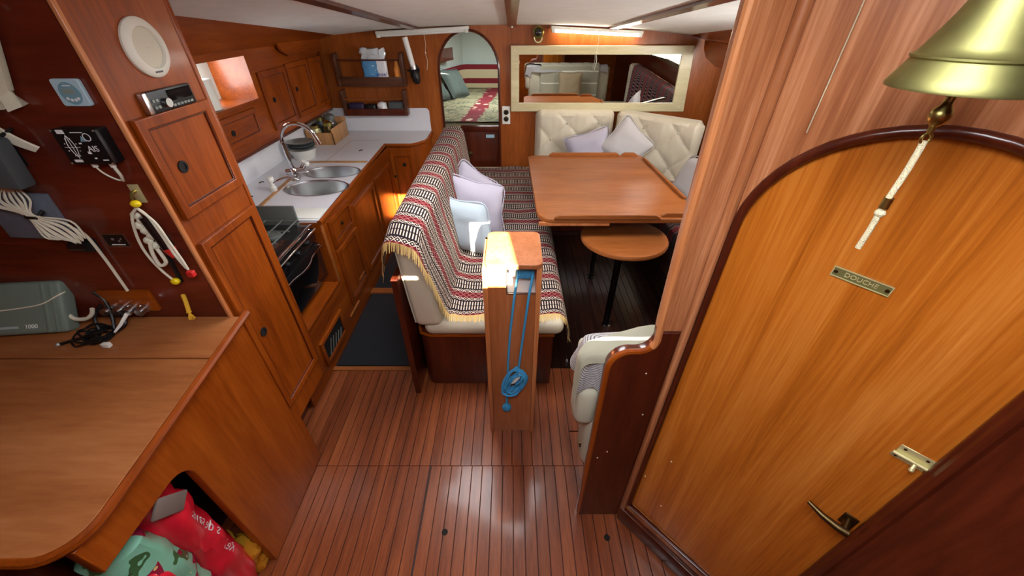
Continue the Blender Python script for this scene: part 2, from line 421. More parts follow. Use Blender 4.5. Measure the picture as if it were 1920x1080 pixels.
# --- hull sides, aft bulkhead, chart wall
wp = struct('wall_port', B().box(-2.02, -1.97, -.75, YB, -.05, 2.1), 'mahogany_y')
O('galley_lining', B().box(-1.97, -1.80, 1.9, YB-.03, .78, 1.06), 'white_laminate', wp)
struct('wall_starboard', B().box(1.97, 2.02, -.75, YB, -.05, 2.1), 'dark_mahogany_y')
# unseen aft bulkhead: three added slots cut the sun into patches
slots = [rrect(.115, .258, 1.735, 1.965, .01), rrect(-.58, -.37, 1.97, 2.20, .01), rrect(-.30, -.16, 1.705, 1.725, .004)]
wa = struct('wall_aft', plate_mesh('wall_aft', rect(-2.0, 2.0, -.05, 2.6), slots, .03, aft(0, -.60, 0)), 'mahogany_x')
wn = struct('wall_chart', B().box(-1.97, -.965, 1.0, 1.02, .80, 1.95), 'red_mahogany')
# --- ceiling
def cfn(z):
    return lambda u, v: Vector((-2+4*u, -.7+(YB+.7)*v, ceil_z(-2+4*u, -.7+(YB+.7)*v)+z))
b = B(); b.grid(cfn(0), 24, 20); b.grid(cfn(.04), 24, 20)
ce = struct('ceiling', b, 'ceiling_vinyl')
for x in (-.82, 0, .84):
    hw = .034
    b = B()
    for i in range(24):
        y0 = .6+(YB-.02-.6)*i/24; y1 = .6+(YB-.02-.6)*(i+1)/24
        b.box(-hw, hw, y0, y1, -.016, .006)
    for v in b.bm.verts: v.co.x += x; v.co.z += ceil_z(v.co.x, v.co.y)
    bm_ = O('beam', b, 'dark_mahogany_y', ce, False)
    O('screw_cap', B().ball((x, YB-.10, ceil_z(x, YB-.1)-.02), .009, 8), 'white_plastic', bm_)
for sg in (-1, 1):
    b = B()
    def pf(u, v, sg=sg):
        y = .9+(YB-.02-.9)*v; x = 1.50+.24*u
        z = (ceil_z(1.5, y)+.005)*(1-u)+(1.56-.0*v)*u
        return Vector((sg*x, y, z))
    b.grid(pf, 2, 16)
    for q in (0,): b.grid(lambda u, v: pf(u, v)+Vector((sg*.02, 0, .02)), 2, 16)
    struct('trim_1' if sg < 0 else 'trim_2', b, 'mahogany_y')
# valances under the side decks
tag(O('valance_board', plate_mesh('valance_board', [(3.20, 1.60), (3.93, 1.60), (3.93, 1.50), (3.50, 1.50), (3.32, 1.515), (3.24, 1.55)], [], .02, inb(-1.66, 0, 0)), 'mahogany_y'), 'curved varnished valance board above the galley locker doors', 'valance')
tag(O('valance_board', plate_mesh('valance_board', [(2.0, 1.58), (3.86, 1.58), (3.84, 1.52), (3.75, 1.46), (3.55, 1.42), (2.0, 1.42)], [], .025, inb(1.66, 0, 0)), 'mahogany_y'), 'varnished valance board with curved end near the big mirror', 'valance')

# frames round the starboard portlight and the deck hatch
struct('window_1', plate_mesh('window_1', rrect(1.74, 3.16, 1.22, 1.50, .05), [rrect(1.79, 3.11, 1.27, 1.45, .04)], .03, inb(1.84, 0, 0), .004), 'bronze')
for nm, hx, hy, hw_, hh, hz_ in (('window_2', -.15, 1.8, .44, .34, 1.852),):
    struct(nm, plate_mesh(nm, rrect(hx-hw_, hx+hw_, hy-hh, hy+hh, .03), [rrect(hx-hw_+.03, hx+hw_-.03, hy-hh+.03, hy+hh-.03, .02)], .02, Matrix.Translation((0, 0, hz_))), 'dark_mahogany')
# ------------------------------------------------------------------ shower wall and its arched door (diagonal)
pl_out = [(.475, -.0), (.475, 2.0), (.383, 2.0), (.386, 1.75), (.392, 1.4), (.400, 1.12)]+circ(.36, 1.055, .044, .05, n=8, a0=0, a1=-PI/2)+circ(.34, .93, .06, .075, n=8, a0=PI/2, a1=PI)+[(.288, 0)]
ws = struct('wall_shower', plate_mesh('wall_shower', [(.475, 1.085), (.475, 2.0), (.383, 2.0), (.386, 1.75), (.392, 1.4), (.400, 1.12), (.402, 1.085)], [], .04, aft(0, .772, 0), .006), 'frame_wood')
O('low_panel', plate_mesh('low_panel', [(.475, 0), (.475, 1.083), (.402, 1.083)]+pl_out[6:], [], .04, aft(0, .772, 0), .006), 'dark_mahogany', ws)  # separate dark board; the shade low on the wall is put into its colour
O('lip', B().tube([(p[0]+.003, .778, p[1]) for p in pl_out[2:10]], .010, 8), 'lip_wood', ws)
O('lip', B().tube([(p[0]+.003, .778, p[1]) for p in pl_out[9:-1]]+[(.291, .778, .02)], .009, 8), 'mahogany', ws)
dout = [(0, 0), (.60, 0), (.60, 2.0), (0, 2.0)]
dcx, dhw = .272, .247
dhole = [(p[0], p[1]) for p in arch(dcx, dhw, .135, 1.41, 1.655, 28)]
O('frame_panel', plate_mesh('frame_panel', dout, [dhole], .025, dfr(0, 0)), 'frame_wood', ws)
O('corner_post', B().tube([(.470, .764, 0), (.470, .764, 2.0)], .012, 10), 'frame_wood', ws)
b = B(); b.tube([dfr(p[0], p[1], -.002).translation for p in dhole], .010, 10, True)
O('door_edging', b, 'dark_mahogany', ws)
O('kick_board', B().box(.0, .60, .0, .095, -.002, .018, .003, M=dfr(0, 0)), 'dark_mahogany', ws)
d1 = struct('door_1', plate_mesh('door_1', arch(dcx, dhw-.006, .141, 1.41, 1.649, 28), [], .02, dfr(0, 0, -.012)), 'door_wood')
for s, z in ((.10, .55), (.04, .37), (.13, .28)):
    O('screw', B().ball(dfr(s, z, -.0115).translation, .003, 8), 'screw', d1)
for x, z in ((.40, .92), (.345, .50), (.315, .46), (.43, .72)):
    O('screw', B().ball((x, .771, z), .003, 8), 'screw', ws)
wd = struct('wall_companionway', B().box(.815, .845, -.58, .385, 0, 2.0), 'dark_mahogany')
O('door_post', B().tube([dfr(.528, z, .004).translation for z in (0, 2.0)], .014, 8), 'dark_mahogany', wd)
# brass plate
M = dfr(.261, 1.390, -.011) @ Matrix.Rotation(-.04, 4, 'Z')
p = thing('name_plate', 'small brass name plate reading DOUCHE on the arched door', 'sign', M.translation)
O('plate', B().box(-.046, .046, -.0105, .0105, 0, .0018, .0006, 1, M=M), 'plate_brass', p)
b = B()
for a in ((-.046, .046, .0085, .0105), (-.046, .046, -.0105, -.0085), (-.046, -.0445, -.0105, .0105), (.0445, .046, -.0105, .0105)): b.box(a[0], a[1], a[2], a[3], .0015, .003, M=M)
O('rim', b, 'pale_brass', p)
O('lettering', text_mesh('lettering', 'DOUCHE', .0125, M @ Matrix.Translation((0, 0, .0022)), .0008), 'pale_brass', p)
for x in (-.040, .040): O('screw', B().disc(.0035, .0012, M @ Matrix.Translation((x, 0, .0016)), 12), 'bronze', p)
# slide bolt
M = dfr(.487, 1.075, -.011)
p = thing('slide_bolt', 'brass slide bolt near the edge of the arched door', 'latch', M.translation)
O('plate', B().box(-.027, .025, -.003, .019, 0, .002, .0006, 1, M=M), 'pale_brass', p)
O('plate', B().box(-.030, .022, -.019, -.008, 0, .002, .0006, 1, M=M), 'pale_brass', p)
O('bolt', B().tube([(-.030, -.004, .006), (.034, -.004, .006)], .0045, 10, M=M), 'pale_brass', p)
O('knob', B().tube([(.006, -.004, .006), (.006, -.014, .014)], [.003, .004], 8, M=M).ball((.006, -.016, .016), .0048, 10, M=M), 'pale_brass', p)
for x, y in ((-.018, .012), (.016, .012), (-.022, -.014)): O('screw', B().disc(.0028, .0008, M @ Matrix.Translation((x, y, .002)), 10), 'bronze', p)
# lever handle
M = dfr(.492, .812, -.011)
p = thing('door_handle', 'dark bronze lever handle on the arched door', 'door handle', M.translation)
O('rose', B().box(-.014, .014, -.020, .020, 0, .004, .001, 2, M=M), 'bronze', p)
O('neck', B().tube([(0, 0, 0), (0, 0, .038)], .009, 10, M=M), 'bronze', p)
O('lever', B().tube([(.008, 0, .036), (-.012, -.001, .038), (-.045, -.001, .034), (-.078, .003, .026)], [.010, .0095, .0075, .005], 10, M=M), 'bronze', p)

# ------------------------------------------------------------------ bell
bx_, by_ = .476, .457
p = thing('ship_bell', 'brass ship bell hanging beside the arched door', 'bell', (bx_, by_, 1.60))
prof = [(.0585, 1.7315), (.062, 1.730), (.0625, 1.7325), (.058, 1.742), (.0535, 1.751), (.0505, 1.757), (.0528, 1.7585), (.0528, 1.7605), (.0490, 1.762), (.045, 1.769), (.039, 1.782), (.033, 1.796), (.028, 1.812), (.025, 1.830), (.022, 1.842), (.012, 1.850), (.004, 1.852)]
O('bell_body', B().lathe(prof, Matrix.Translation((bx_, by_, 0)), 48, caps=False), 'bell_brass', p)
O('bell_lining', B().lathe([(.0585, 1.7315), (.052, 1.742), (.045, 1.757), (.034, 1.78), (.024, 1.81), (.02, 1.838), (.003, 1.842)], Matrix.Translation((bx_, by_, 0)), 48, caps=False), 'bronze', p)
O('clapper', B().lathe([(.0045, 1.80), (.0045, 1.722), (.005, 1.715), (.0095, 1.709), (.0105, 1.703), (.0085, 1.697), (.0035, 1.692), (.003, 1.684)], Matrix.Translation((bx_, by_, 0)), 20), 'brass', p)
b = B(); b.tube([(bx_+.0055*math.cos(a), by_, 1.679+.0055*math.sin(a)) for a in [2*PI*k/16 for k in range(16)]], .0016, 8, True)
O('ring', b, 'brass', p)
rp = tag(O('bell_rope', B().tube(spline([(bx_, by_, 1.676), (bx_+.001, by_, 1.64), (bx_-.001, by_, 1.60), (bx_, by_, 1.565), (bx_-.001, by_, 1.534)], 6), .0036, 10), 'rope_cream'), 'plaited cream bell rope with a knot and brass sleeve', 'rope')
O('sleeve', B().tube([(bx_, by_, 1.607), (bx_, by_, 1.593)], .0055, 12), 'brass', rp)
O('knot', B().ball((bx_, by_, 1.586), (.0062, .0062, .0055), 12), 'rope_cream', rp)
n = DD.cross(Vector((0, 0, 1))); q = Vector((bx_, by_, 0)) ; dist = (q-DP).dot(n)
wq = q-n*dist
O('bracket', B().tube(spline([(bx_, by_, 1.852), (bx_, by_, 1.875), (bx_+(wq.x-bx_)*.3, by_+(wq.y-by_)*.3, 1.90), (wq.x, wq.y, 1.89)], 6), .006, 8), 'brass', p)
cp = [dfr(.082, z, .006).translation for z in (1.98, 1.9, 1.8, 1.72, 1.622)]
tag(O('pull_cord', B().tube(spline([c+Vector((.001*math.sin(i*7), 0, 0)) for i, c in enumerate(cp)], 5), .0011, 6), 'rope_cream'), 'thin cream cord hanging down the shower wall', 'cord')

# ------------------------------------------------------------------ chart table
def dz(y): return .95-.1143*(1-y)
def rot_desk(y0):                # frame lying in the sloping desk plane, origin at (0, y0)
    return frame((0, y0, dz(y0)), (1, 0, 0), (0, 1, .1143))
def corner(): return [(-.93, .40)]+[(-1.02+.09*math.cos(a), .40+.09*math.sin(a)) for a in [-PI/2*k/8 for k in range(1, 9)]]
ct = thing('chart_table', 'sloping varnished chart table with kneehole in its side', 'desk', (-1.3, .65, 0))
M = rot_desk(0); sl = math.sqrt(1+.1143**2)
O('lid', plate_mesh('lid', [(x, y*sl) for x, y in ([(-1.95, .822), (-.93, .822)]+corner()+[(-1.95, .31)])], [], .028, M, .004), 'desk_wood', ct)
O('back_strip', plate_mesh('back_strip', [(x, y*sl) for x, y in [(-1.95, .999), (-.93, .999), (-.93, .826), (-1.95, .826)]], [], .028, M, .003), 'desk_wood', ct)
b = B()
b.tube([(x+.002, y, dz(y)-.012) for x, y in [(-.93, 1.03), (-.93, .82), (-.93, .6)]+corner()+[(-1.3, .31), (-1.9, .31)]], .013, 8)
O('edge_moulding', b, 'mahogany_y', ct)
side = [(.60, .0), (1.05, .0), (1.05, .925), (.33, .845), (.33, .735)]+circ(.535, .67, .065, n=8, a0=PI/2, a1=0)
O('side_panel', plate_mesh('side_panel', side, [], .03, inb(-.950, 0, 0), .003), 'mahogany', ct)
O('leg', B().tube([(-1.20, .36, .0), (-1.20, .36, .84)], .04, 16), 'dark_mahogany', ct)
O('kneehole_back', B().box(-1.6, -1.57, .31, .97, 0, .84), 'dark_mahogany', ct)
O('kneehole_end', B().box(-1.57, -.985, .96, .98, 0, .9), 'dark_mahogany', ct)

# bags in the kneehole
def crumple(cx, cy, z0, rx, ry, h, seed, amp=.02, nu=28, nv=22, lean=0):
    b = B()
    def f(u, v):
        a = 2*PI*u; t = v
        r = math.sin(PI*min(1, .18+.82*t*.995))**.55 if t < 1 else 0
        r = (1-(2*abs(t-.42))**3.2*.26) if t < .97 else .6*(1-t)/.03
        x = cx+rx*r*math.cos(a); y = cy+ry*r*math.sin(a)+lean*t; z = z0+h*t
        k = amp*(nz(x+seed, y, z, 16)+.6*abs(nz(x, y+seed, z, 34))+.35*nz(x, y, z+seed, 60))
        return Vector((x+k*math.cos(a), y+k*math.sin(a), z+k*.4))
    b.grid(f, nu, nv)
    bmesh.ops.remove_doubles(b.bm, verts=b.bm.verts, dist=.0004)
    return b
rb = tag(O('shopping_bag', crumple(-1.045, .515, .02, .085, .072, .715, 2.3, .020), 'bag_red'), 'crumpled red plastic shopping bag with white lettering in kneehole', 'bag')
fb = tag(O('shopping_bag', crumple(-1.035, .400, .0, .092, .075, .705, 5.1, .022), 'floral_bag'), 'crumpled mint green and maroon printed bag in kneehole', 'bag')
O('handle', B().box(-.005, .005, -.028, .028, -.10, .0, .004, M=Matrix.Translation((-.958, .475, .715)) @ Matrix.Rotation(.7, 4, 'X')), 'bag_grey', fb)
from mathutils.bvhtree import BVHTree
bvh = BVHTree.FromPolygons([v.co for v in rb.data.vertices], [p.vertices[:] for p in rb.data.polygons])
for tx, yy, zz, sz in (('s de savis.', .538, .50, .042), ('Rel', .530, .335, .040)):
    me = text_mesh('lettering', tx, sz, frame((-.90, yy, zz), (0, -.10, 1), (0, 1, .10)))
    for v in me.vertices:
        hit = bvh.ray_cast(Vector((-.80, v.co.y, v.co.z)), Vector((-1, 0, 0)))
        v.co.x = (hit[0].x if hit[0] else -.965)+.004
    O('lettering', me, 'white_print', rb)
tag(O('snack_wrapper', crumple(-1.05, .585, 0, .07, .055, .20, 9, .03), 'gold_wrap'), 'crinkled gold wrapper lying by the red bag', 'wrapper')
tag(O('snack_wrapper', crumple(-1.22, .50, 0, .08, .07, .16, 12, .03), 'silver_wrap'), 'crinkled silver wrapper lying under the bags', 'wrapper')
tag(O('carrier_bag', crumple(-.965, .350, .0, .038, .045, .60, 15, .022), 'bag_red'), 'small folded crimson bag against the printed bag', 'bag')

# ------------------------------------------------------------------ tall cabinet
tc = thing('tall_cabinet', 'tall varnished cabinet with panelled doors beside the chart table', 'cabinet', (-1.4, 1.17, 0))
O('body', B().box(-1.95, -.972, 1.021, 1.33, .30, ceil_z(1.2, 1.2)+.06), 'mahogany', tc)
O('face', B().box(-.974, -.960, 1.0, 1.332, .30, 1.90), 'mahogany', tc)
O('plinth', B().box(-1.6, -1.13, 1.03, 1.33, 0, .30), 'dark_mahogany', tc)
O('corner_moulding', B().box(-.968, -.955, .992, 1.006, .93, 1.92, .005, 3), 'lip_wood', tc)
O('corner_moulding', B().box(-.968, -.956, 1.318, 1.336, .30, 1.90, .005, 3), 'mahogany', tc)
def panel_door(name, parent, y0, y1, z0, z1, x, hole=None, sg=1, mat='mahogany', fw=.028, knob=True):
    """frame-and-panel door on a face at X = x that looks towards +X"""
    M = frame((x, 0, 0), (0, 1, 0), (0, 0, 1))
    d = O(name, plate_mesh(name, rect(y0, y1, z0, z1), [rect(y0+fw, y1-fw, z0+fw, z1-fw)], .016, M @ Matrix.Translation((0, 0, .016)), .003), mat, parent)
    O('panel', B().box(y0+fw-.002, y1-fw+.002, z0+fw-.002, z1-fw+.002, 0, .008, M=M), mat, d)
    O('bead', plate_mesh('bead', rect(y0+fw-.003, y1-fw+.003, z0+fw-.003, z1-fw+.003), [rect(y0+fw+.004, y1-fw-.004, z0+fw+.004, z1-fw-.004)], .006, M @ Matrix.Translation((0, 0, .013)), .001), 'dark_mahogany', d)
    if hole:
        yy, zz = hole; Mh = M @ Matrix.Translation((yy, zz, .008))
        O('finger_ring', B().lathe([(.010, 0), (.017, 0), (.017, .004), (.010, .004)], Mh, 20, caps=False), 'dark_hole', d)
        O('finger_hole', B().disc(.0105, .0015, Mh, 16), 'dark_hole', d)
    return d
panel_door('door', tc, 1.018, 1.305, 1.300, 1.572, -.960, (1.10, 1.43))
panel_door('door', tc, 1.018, 1.305, .42, 1.22, -.960, (1.085, .80))
# loudspeaker and radio on the cabinet
sp = thing('loudspeaker', 'round white flush loudspeaker high on the tall cabinet', 'speaker', (-.96, 1.178, 1.65))
Ms = inb(-.960, 1.178, 1.716)
O('rim', B().lathe([(.068, 0), (.068, .006), (.062, .012), (.048, .014), (.045, .008)], Ms, 40, caps=False), 'speaker_white', sp)
O('grille', B().lathe([(.046, .007), (.030, .010), (.001, .011)], Ms, 40, caps=False), 'speaker_cloth', sp)
O('badge', B().box(-.012, .012, -.002, .002, .012, .0145, M=Ms @ Matrix.Translation((-.005, -.054, 0))), 'slate_plastic', sp)
rd = thing('car_radio', 'black car radio with silver end set into the tall cabinet', 'radio', (-.96, 1.17, 1.57))
Mr = inb(-.960, 1.17, 1.598)
O('body', B().box(-.088, .088, -.026, .026, 0, .016, .004, M=Mr), 'black_plastic', rd)
O('end_cap', B().box(-.096, -.078, -.026, .026, 0, .019, .005, M=Mr), 'steel', rd)
O('screen', B().box(-.012, .080, -.006, .021, .016, .0168, M=Mr), 'oven_glass', rd)
O('knob', B().disc(.0115, .012, Mr @ Matrix.Translation((-.030, -.006, .016)), 20), 'steel', rd)
for k in range(6): O('button', B().box(-.008+k*.014, .003+k*.014, -.020, -.013, .016, .0185, .0008, 1, M=Mr), 'grey_metal', rd)
for k in range(4): O('button', B().box(-.072+k%2*.012, -.063+k%2*.012, -.016+k//2*.016, -.008+k//2*.016, .016, .0185, .0008, 1, M=Mr), 'grey_metal', rd)

# ------------------------------------------------------------------ instruments on the chart wall (faces aft at Y = 1.0)
def wfr(x, z, off=0): return aft(x, 1.0-off, z)
M = wfr(-1.031, 1.640)
p = thing('heater_controller', 'pale blue square heater controller on the chart wall', 'controller', M.translation)
O('housing', plate_mesh('housing', rrect(-.033, .033, -.029, .029, .006), [], .010, M @ Matrix.Translation((0, 0, .010)), .002), 'pale_blue_plastic', p)
O('dial', B().disc(.024, .0008, M @ Matrix.Translation((0, -.001, .010)), 32), 'blue_grey_print', p)
O('screen', B().box(-.014, .012, -.002, .009, .0105, .012, M=M), 'lcd', p)
for k, (x, y) in enumerate(((-.012, -.012), (-.004, -.015), (.005, -.015), (.013, -.012))): O('button', B().disc(.0032, .0015, M @ Matrix.Translation((x, y, .0105)), 12), 'white_print', p)
O('lettering', B().box(-.008, .010, .014, .0165, .0105, .0112, M=M), 'white_print', p)
M = wfr(-1.055, 1.525)
p = thing('ship_tracker', 'black instrument box with white boat diagram on the chart wall', 'instrument', M.translation)
O('housing', B().box(-.056, .052, -.044, .040, 0, .035, .003, M=M), 'black_plastic', p)
Mf = M @ Matrix.Translation((0, 0, .0352))
b = B(); hull = [(.0085*math.sin(PI*t)**.8, -.026+.052*t) for t in [k/14 for k in range(15)]]
pts = [Vector((-.026+x, y, 0)) for x, y in hull]+[Vector((-.026-x, y, 0)) for x, y in reversed(hull)]
b.tube(pts, .0007, 6, True); b.tube([(-.045, -.002, 0), (-.007, -.002, 0)], .0006, 6); b.tube([(-.026, -.030, 0), (-.026, .028, 0)], .0005, 6)
O('boat_diagram', b, 'white_print', p).data.transform(Mf)
for k in range(8):
    a = 2*PI*k/8+.39
    O('lamp', B().disc(.0012, .0008, Mf @ Matrix.Translation((-.026+.015*math.cos(a), -.002+.022*math.sin(a), 0)), 8), 'white_print', p)
O('lettering', text_mesh('lettering', 'AIS', .020, Mf @ Matrix.Translation((.022, -.006, 0))), 'white_print', p)
O('emblem', B().lathe([(.0078, 0), (.0095, 0), (.0095, .0006), (.0078, .0006)], Mf @ Matrix.Translation((.024, .022, 0)), 24, caps=False), 'white_print', p)
O('emblem', B().prism([(.004, .012), (.018, .012), (.011, .025)], 0, .0006, Mf), 'blue_grey_print', p)
for x, y, wd_, h in ((-.042, .030, .018, .009), (-.010, .032, .03, .002), (-.042, -.038, .02, .006), (.012, -.030, .006, .003), (.03, -.034, .014, .002), (-.004, .006, .006, .003), (.004, -.018, .008, .006)):
    O('mark', B().box(x, x+wd_, y, y+h, 0, .0006, M=Mf), 'white_print', p)
for sx, sy in ((-.053, .037), (.049, .037), (-.053, -.041), (.049, -.041)): O('screw', B().disc(.0022, .001, Mf @ Matrix.Translation((sx, sy, 0)), 10), 'screw', p)
for k, (x0, pts) in enumerate(((-.018, [(-.018, -.046, .018), (-.018, -.058, .018), (-.012, -.078, .012), (.003, -.094, .006), (.010, -.098, 0)]), (.028, [(.028, -.046, .018), (.029, -.060, .018), (.027, -.080, .013), (.018, -.094, .006), (.012, -.099, 0)]))):
    O('plug', B().tube([(x0, -.044, .018), (x0, -.056, .018)], [.0075, .006], 12, M=M), 'white_plastic', p)
    O('cable', B().tube(spline(pts, 6), .0022 if k == 0 else .0038, 8, M=M), 'cable_white', p)
# plate and socket
M = wfr(-1.172, 1.245)
p = thing('warning_plate', 'small black plate with silver border on the chart wall', 'plate', M.translation)
O('plate', B().box(-.032, .032, -.020, .020, 0, .002, M=M), 'photo_black', p)
O('border', plate_mesh('border', rect(-.034, .034, -.022, .022), [rect(-.0315, .0315, -.0195, .0195)], .003, M @ Matrix.Translation((0, 0, .003))), 'steel', p)
for x, y, r in ((-.008, .004, .004), (.008, -.003, .003), (.016, .004, .0025)): O('mark', B().disc(r, .0006, M @ Matrix.Translation((x, y, .002)), 12), 'silver_wrap', p)
O('mark', B().box(-.02, .02, -.016, -.013, .002, .0026, M=M), 'white_print', p)
M = wfr(-1.268, 1.232)
p = thing('power_socket', 'round black power socket fixed on the chart wall', 'socket', M.translation)
O('flange', B().box(-.030, .034, -.026, .022, 0, .004, .002, M=M), 'black_plastic', p)
O('barrel', B().tube([(-.034, 0, .014), (.024, 0, .014)], .0135, 16, M=M), 'black_enamel', p)
O('cap', B().tube([(.018, 0, .014), (.030, 0, .014)], .0165, 16, M=M), 'black_plastic', p)
# plotter on the wall
M = wfr(-1.315, 1.498)
p = thing('chart_plotter', 'slate grey chart plotter bracketed on the chart wall', 'plotter', M.translation)
O('housing', B().box(-.10, .085, -.062, .060, .03, .075, .008, M=M @ Matrix.Rotation(-.12, 4, 'Z')), 'slate_plastic', p)
O('bracket', B().box(-.05, .05, -.03, .03, 0, .03, M=M), 'black_plastic', p)
p = thing('cable_loom', 'bundle of white wires strapped behind the grey plotter', 'cable', wfr(-1.24, 1.55).translation)
for k in range(6):
    dx = .004*k
    O('wire', B().tube(spline([(-1.335+dx, .990, 1.615+dx), (-1.29+dx, .975, 1.585+dx*.6), (-1.245+dx, .978, 1.535+dx*.6), (-1.215+dx*.7, .995, 1.505+dx*.4)], 6), .0034, 7), 'cable_white', p)
for x, z in ((-1.285, 1.588), (-1.247, 1.545)): O('strap', B().tube([(x-.010, .984, z-.010), (x+.005, .970, z+.004), (x+.026, .984, z+.018)], .004, 7), 'cable_black', p)
M = wfr(-1.36, 1.31)
tag(O('backing_board', B().box(-.10, .085, -.055, .085, 0, .012, .002, M=M @ Matrix.Rotation(-.05, 4, 'Z')), 'slate_blue'), 'scuffed blue grey board on the wall below the plotter', 'board')
p = thing('coiled_cable', 'coil of cream cable tied in black on the chart wall', 'cable', (-1.3, .97, 1.33))
for k in range(6):
    e = (k-2.5)/2.5
    lp = [(-1.352+.020*e, .975, 1.415), (-1.358+.046*e, .964-.004*abs(e), 1.378), (-1.318+.009*e, .960, 1.344), (-1.280+.044*e, .962, 1.296+.022*e), (-1.248+.030*e, .966, 1.250+.020*abs(e)), (-1.262+.046*e, .960, 1.300+.026*e), (-1.308+.009*e, .955, 1.346), (-1.330+.040*e, .966, 1.385), (-1.330+.020*e, .975, 1.415)]
    O('loop', B().tube(spline(lp, 6), .0026, 7), 'cable_white', p)
O('tie', B().tube([(-1.336, .972, 1.350), (-1.32, .955, 1.340), (-1.295, .955, 1.338), (-1.283, .97, 1.352)], .0055, 8), 'cable_black', p)
O('tail', B().tube(spline([(-1.250, .975, 1.30), (-1.235, .985, 1.27), (-1.235, .990, 1.20), (-1.236, .99, 1.12), (-1.238, .99, 1.05)], 6), .0042, 8), 'cable_white', p)
# curtain
def cur(u, v):
    x = -1.42+(.365-.105*v)*u; z = 1.88-.24*v
    return Vector((x, .985+.012*math.sin(u*26)+.006*math.sin(u*61), z+.006*math.sin(u*40)*v))
b = B(); b.grid(cur, 50, 10); b.grid(lambda u, v: cur(u, v)+Vector((0, .004, 0)), 50, 10)
cu_ = tag(O('curtain', b, 'curtain'), 'gathered cream curtain at the top of the chart wall', 'curtain')
O('frill', B().grid(lambda u, v: cur(u, 1)+Vector((.012*v, -.012*v*math.sin(u*70), -.03*v)), 60, 3), 'curtain', cu_)
O('curtain_eye', B().ball((-1.085, .985, 1.80), .006, 8), 'white_plastic', cu_)
# hook with lanyards
M = wfr(-1.025, 1.39)
p = thing('brass_hook', 'brass hook plate beside the tall cabinet corner', 'hook', M.translation)
O('plate', B().box(-.014, .014, -.026, .026, 0, .003, .001, M=M), 'pale_brass', p)
O('hook', B().tube(spline([(0, .008, .003), (0, .006, .018), (0, -.014, .026), (0, -.022, .018), (0, -.016, .010)], 5), .004, 8, M=M), 'brass', p)
p = thing('lanyard', 'white safety lanyard with yellow ends hanging from the brass hook', 'lanyard', (-1.02, .96, 1.2))
O('end_ball', B().ball((-1.005, .958, 1.378), (.013, .011, .010), 12), 'yellow_plastic', p)
O('end_ball', B().ball((-1.045, .972, 1.115), (.014, .011, .011), 12), 'yellow_plastic', p)
for k, pts in enumerate(([(-1.01, .96, 1.366), (-1.04, .962, 1.34), (-1.065, .965, 1.28), (-1.075, .968, 1.22), (-1.065, .97, 1.16), (-1.05, .972, 1.122)],
                         [(-1.008, .958, 1.364), (-.995, .96, 1.34), (-.99, .962, 1.28), (-.992, .966, 1.22), (-.985, .97, 1.165)],
                         [(-1.006, .957, 1.364), (-.985, .96, 1.32), (-.982, .963, 1.26), (-.98, .967, 1.20), (-.982, .97, 1.16)],
                         [(-1.04, .964, 1.255), (-1.05, .962, 1.22), (-1.052, .964, 1.18), (-1.03, .966, 1.19), (-1.032, .966, 1.235)])):
    O('cord', B().tube(spline(pts, 6), .0036 if k != 3 else .005, 8), 'cable_white', p)
O('toggle', B().box(-.986, -.966, .958, .974, 1.138, 1.158, .003), 'red_plastic', p)
p = thing('torch', 'small black torch with red end hanging among the lanyards', 'torch', (-1.01, .965, 1.2))
O('tube', B().tube([(-1.018, .972, 1.335), (-1.004, .974, 1.235)], [.014, .017], 12), 'black_enamel', p)
O('tip', B().tube([(-1.004, .974, 1.235), (-.999, .974, 1.205)], [.017, .011], 12), 'red_plastic', p)
b = B()
for k in range(7): b.ball((-1.046+.010*math.sin(k*2.1), .978, 1.335-.016*k), (.014, .009, .012), 8)
tag(O('cord_hank', b, 'cable_white'), 'small hank of frayed white cord behind the black torch', 'cord')
tag(O('dark_cord', B().tube(spline([(-1.03, .982, 1.20), (-1.035, .984, 1.16), (-1.04, .985, 1.105)], 5), .006, 8), 'cable_black'), 'dark cord hanging behind the lower yellow ball', 'cord')
# yellow tassel
b = B(); b.tube(spline([(-1.062, .985, 1.055), (-1.060, .978, 1.03), (-1.057, .965, .995)], 5), [.004]+[.0065]*9+[.008], 8)
for k in range(12):
    a = k/12*2*PI; b.tube([(-1.057, .965, .997), (-1.055+.010*math.cos(a), .960+.008*math.sin(a), .972+.004*random.random())], .0012, 5)
tag(O('rope_tassel', b, 'yellow_rope'), 'frayed yellow rope end hanging above the desk', 'tassel')
# sockets block
p = thing('aerial_panel', 'wooden block with row of silver sockets above the desk', 'panel', (-1.2, .99, .98))
O('block', B().box(-1.345, -1.175, .985, .9995, .985, 1.065, .002), 'mahogany_x', p)
for k, x in enumerate((-1.325, -1.288, -1.252, -1.212)):
    Mk = frame((x, .985, 1.0), (1, 0, 0), (0, 0, 1))
    O('socket', B().lathe([(.015, 0), (.015, .005), (.012, .006), (.012, .022), (.013, .022), (.013, .030), (.006, .030)], Mk, 20), 'steel', p)
O('plug', B().tube([(-1.252, .955, .998), (-1.262, .925, .975), (-1.272, .905, .962)], [.006, .005, .003], 8), 'white_plastic', p)
